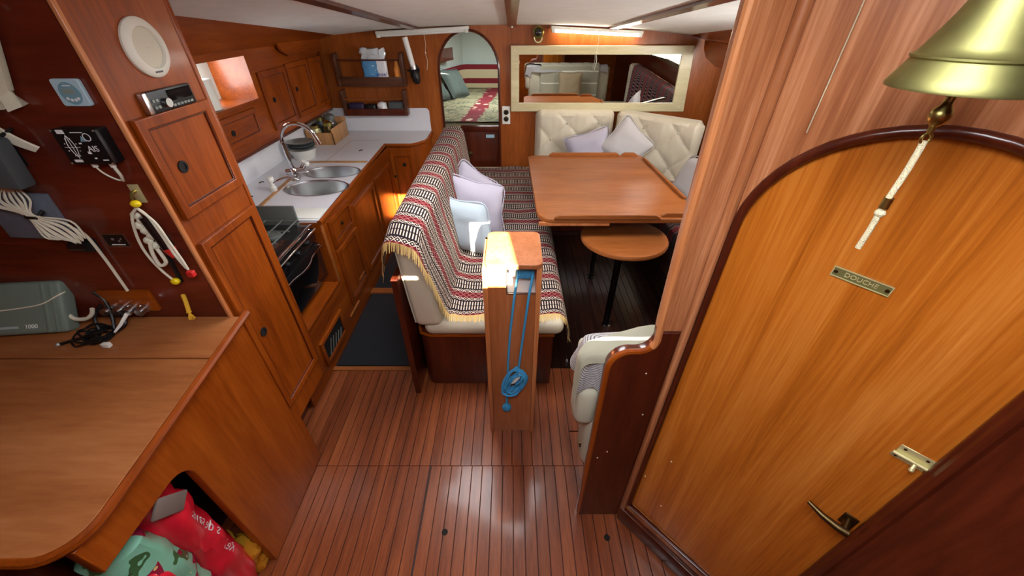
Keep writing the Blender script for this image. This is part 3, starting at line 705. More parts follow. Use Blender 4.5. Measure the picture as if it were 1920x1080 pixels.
# cable tangle
p = thing('cable_tangle', 'tangled black cables with small plugs on the chart table', 'cable', (-1.33, .9, .94))
for k in range(9):
    cx, cy = -1.335+.02*math.sin(k*2.3), .90+.015*math.cos(k*1.7); r = .028+.006*math.sin(k*3.1)
    pts = [(cx+r*1.35*math.cos(2*PI*i/20), cy+r*math.sin(2*PI*i/20), dz(cy)+.006+.003*k+.004*math.sin(i*1.1+k)) for i in range(20)]
    O('loop', B().tube(pts, .0028, 6, True), 'cable_black', p)
for pts in ([(-1.30, .93, .95), (-1.31, .96, .99), (-1.33, .985, 1.03), (-1.345, .985, 1.065)], [(-1.35, .93, .95), (-1.36, .95, .985), (-1.34, .975, 1.02)], [(-1.37, .90, .945), (-1.40, .885, .945), (-1.425, .872, .943)], [(-1.29, .92, .95), (-1.26, .94, .97), (-1.28, .965, 1.0)], [(-1.30, .89, .95), (-1.28, .87, .945), (-1.27, .865, .943)]):
    O('cable', B().tube(spline(pts, 6), .005, 7), 'cable_black', p)
O('plug', B().box(-1.285, -1.262, .858, .872, .938, .954, .002), 'white_plastic', p)
O('plug', B().ball((-1.43, .868, .944), .007, 8), 'silver_wrap', p)
O('cable', B().tube(spline([(-1.445, .955, 1.0), (-1.42, .945, .985), (-1.385, .945, .985), (-1.36, .95, 1.0), (-1.35, .955, 1.02)], 6), .006, 8), 'cable_white', p)
# grey instrument case
Mc = frame((-1.60, .915, dz(.93)+.004), (1, .10, 0), (-.02, .46, .86))
p = thing('instrument_case', 'grey green plastic instrument case leaning on the chart table', 'case', Mc.translation)
O('shell', B().box(-.20, .168, .0, .168, -.025, .025, .012, 3, M=Mc), 'grey_plastic', p)
O('rib', B().box(.115, .126, .004, .164, .02, .030, .003, M=Mc), 'grey_plastic', p)
O('rib', B().box(.142, .150, .004, .164, .02, .030, .003, M=Mc), 'grey_plastic', p)
O('lettering', text_mesh('lettering', '1000', .019, Mc @ Matrix.Translation((.068, .026, .0255))), 'white_print', p)
O('mark', B().box(-.035, .030, .022, .029, .0250, .0258, M=Mc), 'pillow_blue', p)
O('strap', B().tube(spline([(-.2, .075, .027), (-.05, .080, .027), (.06, .088, .028), (.12, .098, .031), (.160, .120, .026), (.169, .13, .01)], 6), .0022, 6, M=Mc), 'cable_white', p)

# ------------------------------------------------------------------ galley
GX = -1.10
gc = thing('galley_cabinet', 'varnished galley base cabinet under the white worktop', 'cabinet', (-1.4, 2.7, 0))
O('body', B().box(-1.78, GX-.012, 2.0, 3.50, .0, .69), 'mahogany_y', gc)
O('face', B().box(GX-.012, GX, 1.335, 3.50, .0, .40), 'mahogany_y', gc)
O('face', B().box(GX-.012, GX, 1.985, 3.50, .40, .802), 'mahogany_y', gc)
O('stove_ledge', B().box(-1.75, GX+.006, 1.335, 1.99, .385, .405, .003), 'mahogany_y', gc)
O('niche_side', B().box(-1.75, GX+.004, 1.972, 2.0, .40, .815), 'mahogany_y', gc)
O('corner_moulding', B().box(GX-.03, GX+.008, 1.975, 2.005, .40, .81, .004), 'table_wood', gc)
panel_door('drawer', gc, 2.06, 2.40, .60, .775, GX, None, fw=.03)
O('drawer_pull', B().lathe([(.013, 0), (.013, .004), (.008, .006), (.008, .012)], inb(GX+.008, 2.23, .69), 16), 'bronze', gc)
panel_door('door', gc, 2.06, 2.40, .16, .57, GX, None, fw=.035)
panel_door('door', gc, 2.46, 2.90, .16, .70, GX, None, fw=.035)
panel_door('door', gc, 2.96, 3.40, .16, .70, GX, None, fw=.035)
vd = O('vent_frame', plate_mesh('vent_frame', rect(1.565, 1.885, .075, .255), [rect(1.59, 1.86, .10, .23)], .014, inb(GX+.014, 0, 0), .002), 'mahogany_y', gc)
O('vent_back', B().box(GX-.002, GX+.002, 1.59, 1.86, .10, .23), 'dark_hole', vd)
b = B()
for k in range(5): b.tube([(GX+.008, 1.63+.04*k, .105), (GX+.012, 1.68+.035*k, .20-.01*k)], .0035, 6)
O('vent_wire', b, 'grey_metal', vd)
for y0, y1, z in ((1.98, 2.16, .20), (2.25, 2.42, .32)):
    O('grip_rail', B().box(GX, GX+.012, y0, y1, z-.10, z-.085, .003), 'table_wood', gc)
# stove
st = thing('stove', 'black gas stove with polished rail in the galley', 'stove', (-1.36, 1.68, .41))
SX = -1.135
O('body', B().box(-1.62, SX, 1.40, 1.945, .47, .80, .006), 'black_enamel', st)
O('hob', B().box(-1.62, SX+.004, 1.40, 1.945, .80, .818, .005), 'black_enamel', st)
O('front_trim', B().box(SX-.004, SX+.012, 1.40, 1.945, .806, .822, .003), 'chrome', st)
O('control_panel', B().box(SX, SX+.012, 1.405, 1.94, .725, .803, .003), 'black_enamel', st)
for k in range(4): O('knob', B().lathe([(.016, 0), (.015, .012), (.011, .020), (.001, .021)], inb(SX+.012, 1.50+k*.11, .765), 18), 'black_plastic', st)
dr = O('oven_door', B().box(SX, SX+.016, 1.41, 1.935, .49, .715, .004), 'black_enamel', st)
O('glass', B().box(SX+.016, SX+.018, 1.46, 1.885, .52, .67, .001), 'oven_glass', dr)
O('door_rail', B().tube(spline([(SX+.016, 1.43, .70), (SX+.040, 1.43, .70), (SX+.042, 1.56, .70), (SX+.06, 1.64, .70), (SX+.06, 1.72, .70), (SX+.042, 1.80, .70), (SX+.04, 1.92, .70), (SX+.016, 1.92, .70)], 5), .0048, 8), 'chrome', dr)
O('fiddle_rail', B().tube([(SX+.012, 1.42, .79), (SX+.03, 1.42, .80), (SX+.03, 1.93, .80), (SX+.012, 1.93, .79)], .0045, 8), 'chrome', st)
for x, y in ((-1.27, 1.53), (-1.27, 1.80), (-1.48, 1.53), (-1.48, 1.80)):
    bu = O('burner', B().lathe([(.045, .818), (.045, .828), (.034, .832), (.034, .84), (.001, .842)], Matrix.Translation((x, y, 0)), 20), 'grey_metal', st)
b = B()
for x in (-1.56, -1.42, -1.36, -1.27, -1.19): b.tube([(x, 1.42, .852), (x, 1.93, .852)], .004, 6)
for y in (1.43, 1.53, 1.67, 1.80, 1.92): b.tube([(-1.58, y, .852), (-1.17, y, .852)], .004, 6)
for x in (-1.56, -1.19):
    for y in (1.43, 1.92): b.tube([(x, y, .818), (x, y, .852)], .004, 6)
O('pan_grid', b, 'grey_metal', st)
O('splash_plate', B().box(-1.62, -1.20, 1.950, 1.966, .62, .925, .004), 'grey_metal', st)
# worktop with two oval cut-outs
K1 = (-1.305, 2.462, .205, .138); K2 = (-1.315, 2.765, .198, .122)
wt = thing('worktop', 'white laminate galley worktop with wooden edge strips', 'worktop', (-1.4, 2.9, .80))
wo = [(-1.80, 1.975), (-1.095, 1.975), (-1.135, 3.50), (-.90, 3.50), (-.86, 3.53), (-.80, 3.62), (-.79, 3.70), (-.79, 3.93), (-1.80, 3.93)]
O('slab', plate_mesh('slab', wo, [circ(K1[0], K1[1], K1[2], K1[3]), circ(K2[0], K2[1], K2[2], K2[3])], .028, Matrix.Translation((0, 0, .83))), 'white_laminate', wt)
O('edge_strip', B().tube([(-1.093, 1.972, .816), (-1.133, 3.505, .816)], .0145, 6), 'mahogany_y', wt)
O('edge_strip', B().tube([(-1.133, 3.495, .816), (-.90, 3.495, .816), (-.857, 3.527, .816), (-.795, 3.62, .816), (-.785, 3.70, .816), (-.785, 3.93, .816)], .0145, 6), 'mahogany_x', wt)
O('lid_strip', B().box(-1.575, -1.13, 2.975, 3.005, .829, .836, .001), 'holder_wood', wt)
O('lid_strip', B().box(-.012, .012, 0, .86, .829, .836, .001, M=Matrix.Translation((-1.52, 2.12, 0)) @ Matrix.Rotation(.075, 4, 'Z')), 'holder_wood', wt)
O('seam', B().box(-1.46, -1.458, 3.005, 3.60, .8298, .8306), 'bronze', wt)
O('seam', B().box(-1.46, -1.20, 3.60, 3.602, .8298, .8306), 'bronze', wt)
for x, y in ((-1.27, 3.28), (-1.66, 2.30), (-1.72, 2.55)): O('lid_pull', B().tube([(x-.012, y-.01, .833), (x, y+.006, .836), (x+.012, y+.01, .833)], .004, 6), 'bronze', wt)
O('sun_patch', B().box(-1.40, -1.10, 1.99, 2.12, .830, .838, .002), 'white_plastic', wt)  # white slab standing in for a sun patch on the worktop
tag(O('splashback', plate_mesh('splashback', [(-1.79, .83), (-.79, .83), (-.79, 1.0)]+circ(-.825, 1.0, .035, n=6, a0=0, a1=PI/2)+[(-1.79, 1.035)], [], .012, aft(0, 3.932, 0), .002), 'white_laminate'), 'white splashback with rounded corner on the forward bulkhead', 'splashback')
for kk, lb in ((K1, 'oval stainless steel sink nearer to the stove'), (K2, 'oval stainless steel sink beside the wooden lid strip')):
    so = thing('sink', lb, 'sink', (kk[0], kk[1], .70))
    Mk = Matrix.Translation((kk[0], kk[1], 0)); r = kk[2]; q = kk[3]/kk[2]
    O('basin', B().lathe([(r*1.05, .8315), (r*1.03, .834), (r*.985, .832), (r*.96, .82), (r*.93, .74), (r*.85, .71), (r*.6, .70), (.03, .698)], Mk, 48, q, caps=False), 'steel', so)
    O('drain', B().disc(.03, .004, Mk @ Matrix.Translation((0, 0, .696)), 20), 'chrome', so)
# tap
tp = thing('mixer_tap', 'tall chrome swan neck mixer tap behind the sinks', 'tap', (-1.50, 2.60, .83))
bx, by = -1.50, 2.60
O('base', B().lathe([(.030, .83), (.028, .845), (.022, .85), (.022, .91), (.019, .915)], Matrix.Translation((bx, by, 0)), 20), 'chrome', tp)
O('cross_body', B().tube([(bx-.045, by-.02, .895), (bx+.065, by+.03, .895)], .018, 14), 'chrome', tp)
neck = [(bx, by, .91), (bx-.006, by, .98), (bx-.012, by, 1.08)]+[(bx+.105-.117*math.cos(a), by, 1.09+.115*math.sin(a)) for a in [PI*k/12 for k in range(0, 11)]]+[(bx+.232, by, 1.075)]
O('neck', B().tube(spline(neck, 4), .0125, 14), 'chrome', tp)
for dx, dy in ((.075, .035), (.045, .06)):
    h = O('handle', B().tube([(bx+dx-.02, by+dy-.01, .895), (bx+dx+.01, by+dy-.004, .925)], .012, 10), 'chrome', tp)
    O('grip', B().lathe([(.012, 0), (.017, .006), (.017, .022), (.010, .03)], frame((bx+dx+.008, by+dy-.004, .92), (1, 0, -.3), (0, 1, 0)), 12), 'white_plastic', h)
ft = thing('foot_pump_spout', 'small chrome spout with white pump knob by the sink', 'tap', (-1.55, 2.40, .83))
O('knob', B().lathe([(.020, .83), (.020, .86), (.014, .866), (.014, .90), (.020, .905), (.020, .925), (.010, .93)], Matrix.Translation((-1.555, 2.40, 0)), 18), 'white_plastic', ft)
O('spout', B().tube(spline([(-1.545, 2.40, .885), (-1.49, 2.43, .905), (-1.44, 2.45, .905), (-1.405, 2.46, .885)], 6), .008, 10), 'chrome', ft)
# small pedestal cabinet at the end of the worktop
sc = thing('pedestal_cabinet', 'narrow varnished cabinet with one door below the short worktop return', 'cabinet', (-1.0, 3.7, 0))
O('body', plate_mesh('body', [(-1.12, 3.51), (-.905, 3.51), (-.87, 3.535), (-.815, 3.625), (-.80, 3.70), (-.80, 3.93), (-1.12, 3.93)], [], .80, Matrix.Translation((0, 0, .80))), 'mahogany', sc)
Md = aft(0, 3.508, 0)
pd = O('door', plate_mesh('door', rect(-1.10, -.90, .22, .745), [rect(-1.07, -.93, .25, .715)], .014, Md @ Matrix.Translation((0, 0, .014)), .002), 'mahogany', sc)
O('panel', B().box(-1.072, -.928, .248, .717, 0, .006, M=Md), 'mahogany', pd)
O('bead', plate_mesh('bead', rect(-1.073, -.927, .247, .718), [rect(-1.066, -.934, .254, .711)], .005, Md @ Matrix.Translation((0, 0, .011))), 'dark_mahogany', pd)
O('finger_hole', B().disc(.016, .008, Md @ Matrix.Translation((-.985, .64, .004)), 16), 'dark_hole', pd)
O('finger_hole', B().disc(.011, .008, Md @ Matrix.Translation((-1.085, .535, .012)), 16), 'dark_hole', pd)
# overhead lockers
lk = thing('galley_locker', 'long varnished galley locker with panelled doors above the worktop', 'locker', (-1.8, 2.8, 1.03))
LX = -1.70
O('face', plate_mesh('face', rect(1.34, 3.93, 1.03, 1.60), [rect(2.345, 2.825, 1.312, 1.556)], .018, inb(LX, 0, 0)), 'mahogany_y', lk)
O('bottom', B().box(-1.96, LX+.004, 1.34, 3.93, 1.022, 1.040, .002), 'dark_mahogany_y', lk)
panel_door('drawer', lk, 2.335, 2.725, 1.105, 1.275, LX, (2.43, 1.185), mat='mahogany_y', fw=.03)
panel_door('door', lk, 2.885, 3.255, 1.09, 1.455, LX, (2.99, 1.272), mat='mahogany', fw=.035)
panel_door('door', lk, 3.275, 3.64, 1.09, 1.465, LX, (3.352, 1.285), mat='mahogany', fw=.035)
panel_door('door', lk, 3.66, 3.925, 1.09, 1.465, LX, None, mat='mahogany', fw=.035)
O('cubby_floor', B().box(-1.96, LX-.016, 2.30, 2.86, 1.29, 1.308), 'mahogany_y', lk)
O('cubby_end', B().box(-1.96, LX-.018, 2.826, 2.845, 1.308, 1.56), 'mahogany_y', lk)
O('cubby_end', B().box(-1.96, LX-.018, 2.325, 2.344, 1.308, 1.56), 'mahogany_y', lk)
O('cubby_back', B().box(-1.968, -1.95, 2.34, 2.83, 1.30, 1.57), 'white_paint', lk)
tag(O('paper_roll', B().lathe([(.001, 0), (.07, 0), (.07, .16), (.001, .16)], Matrix.Translation((-1.80, 2.46, 1.31)), 24), 'white_plastic'), 'pale cylinder standing in the open galley cubby', 'container')
# rack and dishes in the corner
hb = thing('condiment_box', 'light wooden box of jars standing in the worktop corner', 'box', (-1.66, 3.62, .83))
O('side', B().box(-1.56, -1.55, 3.45, 3.80, .83, .96, .002), 'holder_wood', hb)
O('side', B().box(-1.78, -1.77, 3.45, 3.80, .83, .96, .002), 'holder_wood', hb)
O('front', B().box(-1.775, -1.55, 3.45, 3.462, .83, .93, .002), 'holder_wood', hb)
O('rear', B().box(-1.775, -1.55, 3.79, 3.80, .83, .99, .002), 'holder_wood', hb)
O('base', B().box(-1.77, -1.555, 3.46, 3.79, .83, .838), 'holder_wood', hb)
for x, y, r, h, m_, lb in ((-1.72, 3.53, .042, .15, 'pale_brass', 'brass lidded jar in the wooden condiment box'), (-1.62, 3.56, .045, .17, 'bronze', 'squat bronze coloured jar in the wooden condiment box'), (-1.65, 3.70, .05, .20, 'glass_jar', 'large clear glass jar in the wooden condiment box'), (-1.735, 3.68, .035, .19, 'dish_green', 'dark green bottle in the wooden condiment box')):
    j = thing('jar', lb, 'jar', (x, y, .839))
    O('body', B().lathe([(r*.8, .839), (r, .846), (r, .839+h*.6), (r*.8, .839+h*.75)], Matrix.Translation((x, y, 0)), 20), m_, j)
    O('lid', B().lathe([(r*.85, .839+h*.75), (r*.85, .839+h*.9), (r*.3, .839+h)], Matrix.Translation((x, y, 0)), 20), 'brass' if m_ != 'glass_jar' else 'grey_metal', j)
tub = tag(O('washing_up_tub', B().lathe([(.075, .83), (.10, .90), (.105, .905), (.098, .90), (.074, .835), (.001, .834)], Matrix.Translation((-1.66, 3.10, 0)), 28, caps=False), 'white_plastic'), 'clear round tub standing behind the tap', 'tub')
ds = thing('plate_stack', 'stack of dark striped plates standing behind the tap', 'plates', (-1.66, 3.10, .905))
for k in range(4): O('plate', B().lathe([(.05, .906+k*.011), (.085, .914+k*.011), (.10, .926+k*.011), (.095, .927+k*.011), (.05, .912+k*.011), (.001, .912+k*.011)], Matrix.Translation((-1.66, 3.10, 0)), 28), 'dish_green' if k % 2 == 0 else 'silver_wrap', ds)

# ------------------------------------------------------------------ things on the forward bulkhead
p = thing('wall_rack', 'two tier dark wooden rack on the forward bulkhead', 'rack', (-1.27, 3.9, .98))
for x, z0, z1 in ((-1.545, 1.225, 1.485), (-.965, 1.225, 1.49), (-1.550, .985, 1.20), (-.985, .985, 1.20)):
    O('side', B().box(x-.015, x+.015, 3.84, 3.928, z0, z1, .006), 'rack_wood', p)
O('front_board', B().box(-1.54, -.97, 3.842, 3.856, 1.228, 1.305, .003), 'rack_wood', p)
O('shelf', B().box(-1.54, -.97, 3.85, 3.928, 1.228, 1.242), 'rack_wood', p)
O('front_board', B().box(-1.55, -.985, 3.842, 3.856, .985, 1.045, .003), 'dark_mahogany', p)
O('shelf', B().box(-1.55, -.985, 3.85, 3.928, .985, .998), 'dark_mahogany', p)
O('rail', B().tube([(-1.545, 3.848, 1.435), (-.965, 3.848, 1.435)], .006, 8), 'dark_mahogany', p)
O('rail', B().tube([(-1.55, 3.848, 1.125), (-.985, 3.848, 1.125)], .005, 8), 'table_wood', p)
# kitchen roll pack
def pack(u, v):
    a = 2*PI*u; z = 1.245+.275*v; r = 1 if v < .75 else 1-.35*(v-.75)/.25
    x = -1.215+.108*math.copysign(abs(math.cos(a))**.6, math.cos(a))*(1+.02*math.sin(z*60)); y = 3.892+.032*r*math.copysign(abs(math.sin(a))**.7, math.sin(a))
    k = .006*nz(x, y, z, 40)*(1+2*(v > .7)); return Vector((x+k, y+k, z+k))
kr = thing('paper_towel_pack', 'blue and white wrapped kitchen roll pack on the wall rack', 'paper towels', (-1.215, 3.89, 1.243))
b = B(); b.grid(pack, 40, 24); O('wrapper', b, 'roll_white', kr)
b = B(); b.grid(lambda u, v: pack(.50+.27*u+.0, .02+.68*v)+Vector((-.001, -.0025, 0)), 16, 16); O('blue_print', b, 'roll_blue', kr)
b = B(); b.grid(lambda u, v: pack(u, .72+.28*v)+Vector((0, -.002, 0)), 40, 8); O('film_top', b, 'clear_film', kr)
O('lettering', text_mesh('lettering', 'onsei', .045, aft(-1.155, 3.855, 1.325)), 'roll_navy', kr)
tag(O('night_light', B().lathe([(.02, 1.245), (.03, 1.27), (.03, 1.36), (.018, 1.39), (.01, 1.44), (.002, 1.445)], Matrix.Translation((-1.02, 3.89, 0)), 16), 'orange_glass'), 'small orange lamp at the end of the wall rack', 'lamp')
for x0, x1, z1, m_, lb in ((-1.52, -1.38, 1.09, 'purple_item', 'dark purple pouch lying in the lower rack'), (-1.365, -1.27, 1.08, 'black_plastic', 'black case lying in the lower rack'), (-1.15, -1.01, 1.10, 'slate_plastic', 'dark grey case at the end of the lower rack')):
    tag(O('pouch', B().box(x0, x1, 3.862, 3.925, .999, z1, .015, 3), m_), lb, 'pouch')
tag(O('crumpled_paper', crumple(-1.21, 3.89, .999, .045, .026, .10, 31, .02, 18, 10), 'roll_white'), 'crumpled white paper stuffed in the lower rack', 'paper')
# candle lamp
cl = thing('candle_lamp', 'white candle in dark swivel wall holder', 'candle lamp', (-.90, 3.90, 1.24))
O('back_plate', plate_mesh('back_plate', [(-.915, 1.29), (-.835, 1.29), (-.835, 1.37), (-.875, 1.41), (-.915, 1.37)], [], .012, aft(0, 3.930, 0)), 'black_plastic', cl)
O('weight', B().tube([(-.868, 3.892, 1.36), (-.865, 3.892, 1.335), (-.858, 3.892, 1.27), (-.856, 3.892, 1.245)], [.020, .034, .034, .018], 16), 'black_plastic', cl)
O('arm', B().tube([(-.93, 3.892, 1.352), (-.82, 3.892, 1.352)], .008, 8), 'black_plastic', cl)
O('collar', B().tube([(-.872, 3.892, 1.36), (-.876, 3.892, 1.385)], .026, 16), 'steel', cl)
O('candle', B().tube([(-.876, 3.892, 1.382), (-.915, 3.892, 1.600)], .0235, 16), 'candle_wax', cl)
# tube lamps
for x0, x1, on, lb in ((-1.155, -.365, False, 'white tube lamp, unlit, above the arched doorway'), (.33, 1.11, True, 'lit white tube lamp above the big mirror')):
    z0 = ceil_z(x0, 3.9)-.012; z1 = ceil_z(x1, 3.9)-.012
    Mt = frame((x0, 3.905, z0-.008), (x1-x0, 0, z1-z0), (0, 1, 0)); L_ = math.hypot(x1-x0, z1-z0)
    lp = thing('tube_lamp', lb, 'lamp', Mt.translation)
    O('housing', B().box(0, L_, -.030, .030, -.012, .012, .004, M=Mt), 'white_plastic', lp)
    O('tube', B().tube([(.03, -.02, -.020), (L_-.03, -.02, -.020)], .011, 12, M=Mt), 'tube_on' if on else 'tube_off', lp)
    for xx in (.005, L_-.035): O('end_cap', B().box(xx, xx+.03, -.035, .0, -.034, -.008, .004, M=Mt), 'white_plastic', lp)
    mid = Mt @ Vector((L_*.52, -.035, -.03))
    O('pull_string', B().tube(spline([mid, mid+Vector((.004, 0, -.07)), mid+Vector((-.006, 0, -.13)), mid+Vector((.004, 0, -.19)), mid+Vector((-.008, 0, -.26))], 5), .0018, 6), 'cable_white', lp)
    O('string_knot', B().ball(mid+Vector((-.004, 0, -.13)), .006, 8), 'cable_white', lp)
# eyeball lamp
p = thing('eyeball_lamp', 'round dark glass lamp in brass ring above the mirror', 'lamp', (.225, 3.93, 1.63))
Mk = aft(.225, 3.934, 1.632)
O('ring', B().lathe([(.030, 0), (.050, 0), (.050, .008), (.040, .018), (.030, .012)], Mk, 28, caps=False), 'brass', p)
O('bulb', B().ball((0, 0, .012), (.032, .032, .026), 16, M=Mk), 'oven_glass', p)
O('lower_ring', B().lathe([(.028, 0), (.040, .0), (.036, .012), (.028, .010)], aft(.225, 3.934, 1.592), 24, caps=False), 'pale_brass', p)
# outlet plate
p = thing('socket_plate', 'cream plate with two round sockets beside the arched doorway', 'socket', (-.056, 3.93, .97))
O('plate', B().box(-.094, -.018, 3.926, 3.936, .893, 1.052, .003), 'white_plastic', p)
for z in (1.0, .94): O('socket', B().lathe([(.024, 0), (.024, .004), (.016, .006), (.014, .002)], aft(-.056, 3.926, z), 20), 'bronze', p)
for z in (1.0, .94): O('socket_hole', B().disc(.014, .003, aft(-.056, 3.926, z), 16), 'dark_hole', p)
# mirror
p = thing('wall_mirror', 'wide mirror in pale wooden frame on the forward bulkhead', 'mirror', (.79, 3.93, 1.02))
Mm = frame((0, 3.928, 1.01), (1, 0, 0), (0, -.022, 1))
O('frame', plate_mesh('frame', [(-.01, 0), (1.62, 0), (1.578, .53), (-.01, .53)], [[(.065, .074), (1.50, .074), (1.482, .462), (.062, .462)]], .022, Mm @ Matrix.Translation((0, 0, .022)), .004), 'pale_wood', p)
O('glass', B().prism([(.05, .06), (1.515, .06), (1.495, .475), (.05, .475)], .004, .010, Mm), 'mirror_glass', p)
for x, y in ((.025, .035), (1.565, .04), (.025, .495), (1.545, .50)): O('screw', B().disc(.008, .002, Mm @ Matrix.Translation((x, y, .022)), 12), 'screw', p)

# ------------------------------------------------------------------ forward berth seen through the arch
struct('wall_berth_port', B().prism([(-1.35, 3.985), (-.66, 5.98), (-.70, 5.99), (-1.40, 3.985)], .3, 1.8), 'white_paint')
struct('wall_berth_starboard', B().prism([(1.35, 3.985), (.66, 5.98), (.70, 5.99), (1.40, 3.985)], .3, 1.8), 'white_paint')
struct('wall_bow', B().box(-.70, .70, 5.975, 6.0, .3, 1.8), 'white_paint')
struct('ceiling_berth', B().box(-1.45, 1.45, 3.985, 6.0, 1.70, 1.73), 'white_paint')
def berth(u, v):
    y = 4.0+1.965*v; hw = 1.32-.64*v; x = -hw+2*hw*u
    return Vector((x, y, .90+.012*nz(x, y, 0, 5)))
bt = thing('berth_mattress', 'forward berth mattress with red floral cover', 'mattress', (0, 5, .6))
b = B(); b.grid(berth, 40, 40, uv=lambda u, v: (-1.32+.64*v+2*(1.32-.64*v)*u-.18*v, 1.965*v)); O('cover', b, 'floral_cover', bt)
O('base', B().prism([(-1.34, 3.99), (1.34, 3.99), (.68, 5.96), (-.68, 5.96)], .3, .86), 'berth_cover', bt)
def border(u, v):
    pts = [(-1.30, 4.03), (-.66, 5.93), (.66, 5.93), (1.30, 4.03)]
    L = [2.0, 1.32, 2.0]; d = u*sum(L); i = 0
    while i < 2 and d > L[i]: d -= L[i]; i += 1
    t = d/L[i]; a, c = pts[i], pts[i+1]
    k = .02*math.sin(PI*v)
    return Vector((a[0]+(c[0]-a[0])*t*1., a[1]+(c[1]-a[1])*t-k, .905+.285*v))
b = B(); b.grid(border, 60, 8, uv=lambda u, v: (5.32*u, .29*v+.11)); tag(O('bolster', b, 'berth_border'), 'cream bolster with crimson stripes around the forward berth', 'bolster')
sh = thing('berth_shelf', 'dark wooden shelf on the white berth side wall', 'shelf', (-.95, 4.9, 1.25))
Msh = frame((-1.335, 4.0, 0), (.327, .945, 0), (0, 0, 1))
O('front', B().box(.3, 1.55, 1.30, 1.42, .10, .12, .004, M=Msh), 'dark_mahogany', sh)
O('shelf', B().box(.3, 1.55, 1.29, 1.31, 0.01, .12, M=Msh), 'dark_mahogany', sh)
O('shelf', B().box(.3, 1.55, 1.59, 1.66, .07, .10, M=Msh), 'dark_mahogany', sh)
def pillow_bm(wd_, h, th, n=16, corner_=.06, wr=.006, seed=0):
    b = B()
    for sg in (1, -1):
        def f(u, v):
            a = 2*u-1; c = 2*v-1
            e = (1-a**4)*(1-c**4)
            x = a*wd_/2*(1-corner_*(1-abs(c))*1.2*abs(a)); y = c*h/2*(1-corner_*(1-abs(a))*1.2*abs(c))
            return Vector((x, y, sg*(th/2*max(e, 0)**.55+wr*e*nz(a*3+seed, c*3, sg))))
        b.grid(f, n, n)
    bmesh.ops.remove_doubles(b.bm, verts=b.bm.verts, dist=.0008)
    return b
def pillow(lb, M, wd_, h, th, mat, group=None, seed=0, wr=.008):
    b = pillow_bm(wd_, h, th, seed=seed, wr=wr)
    o = O('pillow', b, mat); o.data.transform(M)
    edge = [Vector((wd_/2*x, h/2*y, 0)) for x, y in ((-1, -1), (0, -.94), (1, -1), (.94, 0), (1, 1), (0, .94), (-1, 1), (-.94, 0))]
    tag(o, lb, 'pillow', group)
    O('piping', B().tube([M @ e for e in spline(edge+[edge[0]], 5)], .004, 6), mat, o)
    return o
pillow('grey green cushion against the port side of the forward berth', frame((-.90, 4.95, 1.06), (.3, .9, .0), (-.55, .0, .80)), .36, .34, .12, 'pillow_grey', seed=3)
pillow('grey green cushion leaning beside the other on the forward berth', frame((-.70, 5.28, 1.05), (.45, .85, -.1), (-.45, .12, .85)), .38, .34, .12, 'pillow_grey', seed=4)
# locker front below the berth, inside the arch
p = thing('berth_locker', 'dark locker front with round knob below the arched doorway', 'locker', (-.38, 3.97, .42))
O('front', B().box(-.655, -.120, 3.972, 3.988, .42, .82, .003), 'dark_mahogany', p)
O('rail', B().box(-.50, -.118, 3.945, 3.988, .815, .872, .006), 'dark_mahogany', p)
O('knob', B().lathe([(.022, 0), (.026, .003), (.022, .008), (.012, .010), (.012, .018), (.016, .022), (.001, .026)], aft(-.425, 3.972, .60), 20), 'bronze', p)
O('label', B().box(-.258, -.175, 3.969, 3.972, .755, .785), 'label_blue', p)

# ------------------------------------------------------------------ centre settee
cs = thing('centre_settee', 'centre settee with cream cushions and mahogany base', 'settee', (-.1, 2.7, 0))
O('base', plate_mesh('base', [(.22, 1.50), (.22, 3.92), (-.50, 3.92), (-.50, 1.56)]+circ(-.44, 1.56, .06, n=8, a0=PI, a1=1.5*PI), [], .40, Matrix.Translation((0, 0, .40)), .006), 'dark_mahogany', cs)
O('base_moulding', B().tube([(.225, 1.494, .395), (-.43, 1.494, .395), (-.485, 1.515, .395), (-.505, 1.57, .395)], .009, 8), 'mahogany_x', cs)
O('seat_cushion', B().box(-.46, .275, 1.475, 3.90, .40, .498, .045, 4), 'cream_vinyl', cs)
O('back_board', plate_mesh('back_board', [(-.555, 1.43), (-.525, 1.43), (-.525, 3.28), (-.555, 3.28)], [], .80, Matrix.Translation((0, 0, .80)), .004), 'dark_mahogany', cs)
def back_c(M=None):
    b = B(); b.box(-.075, .075, 1.46, 3.24, 0, .52, .045, 4)
    for v in b.bm.verts:
        t = v.co.z/.52; v.co.x = v.co.x*(1-.12*t)-.425-.045*t; v.co.z += .475
    return b
O('back_cushion', back_c(), 'cream_vinyl', cs)
O('cushion_zip', B().tube([(-.515, 1.458, .93), (-.50, 1.456, .70), (-.485, 1.458, .52)], .004, 6), 'cream_fabric', cs)
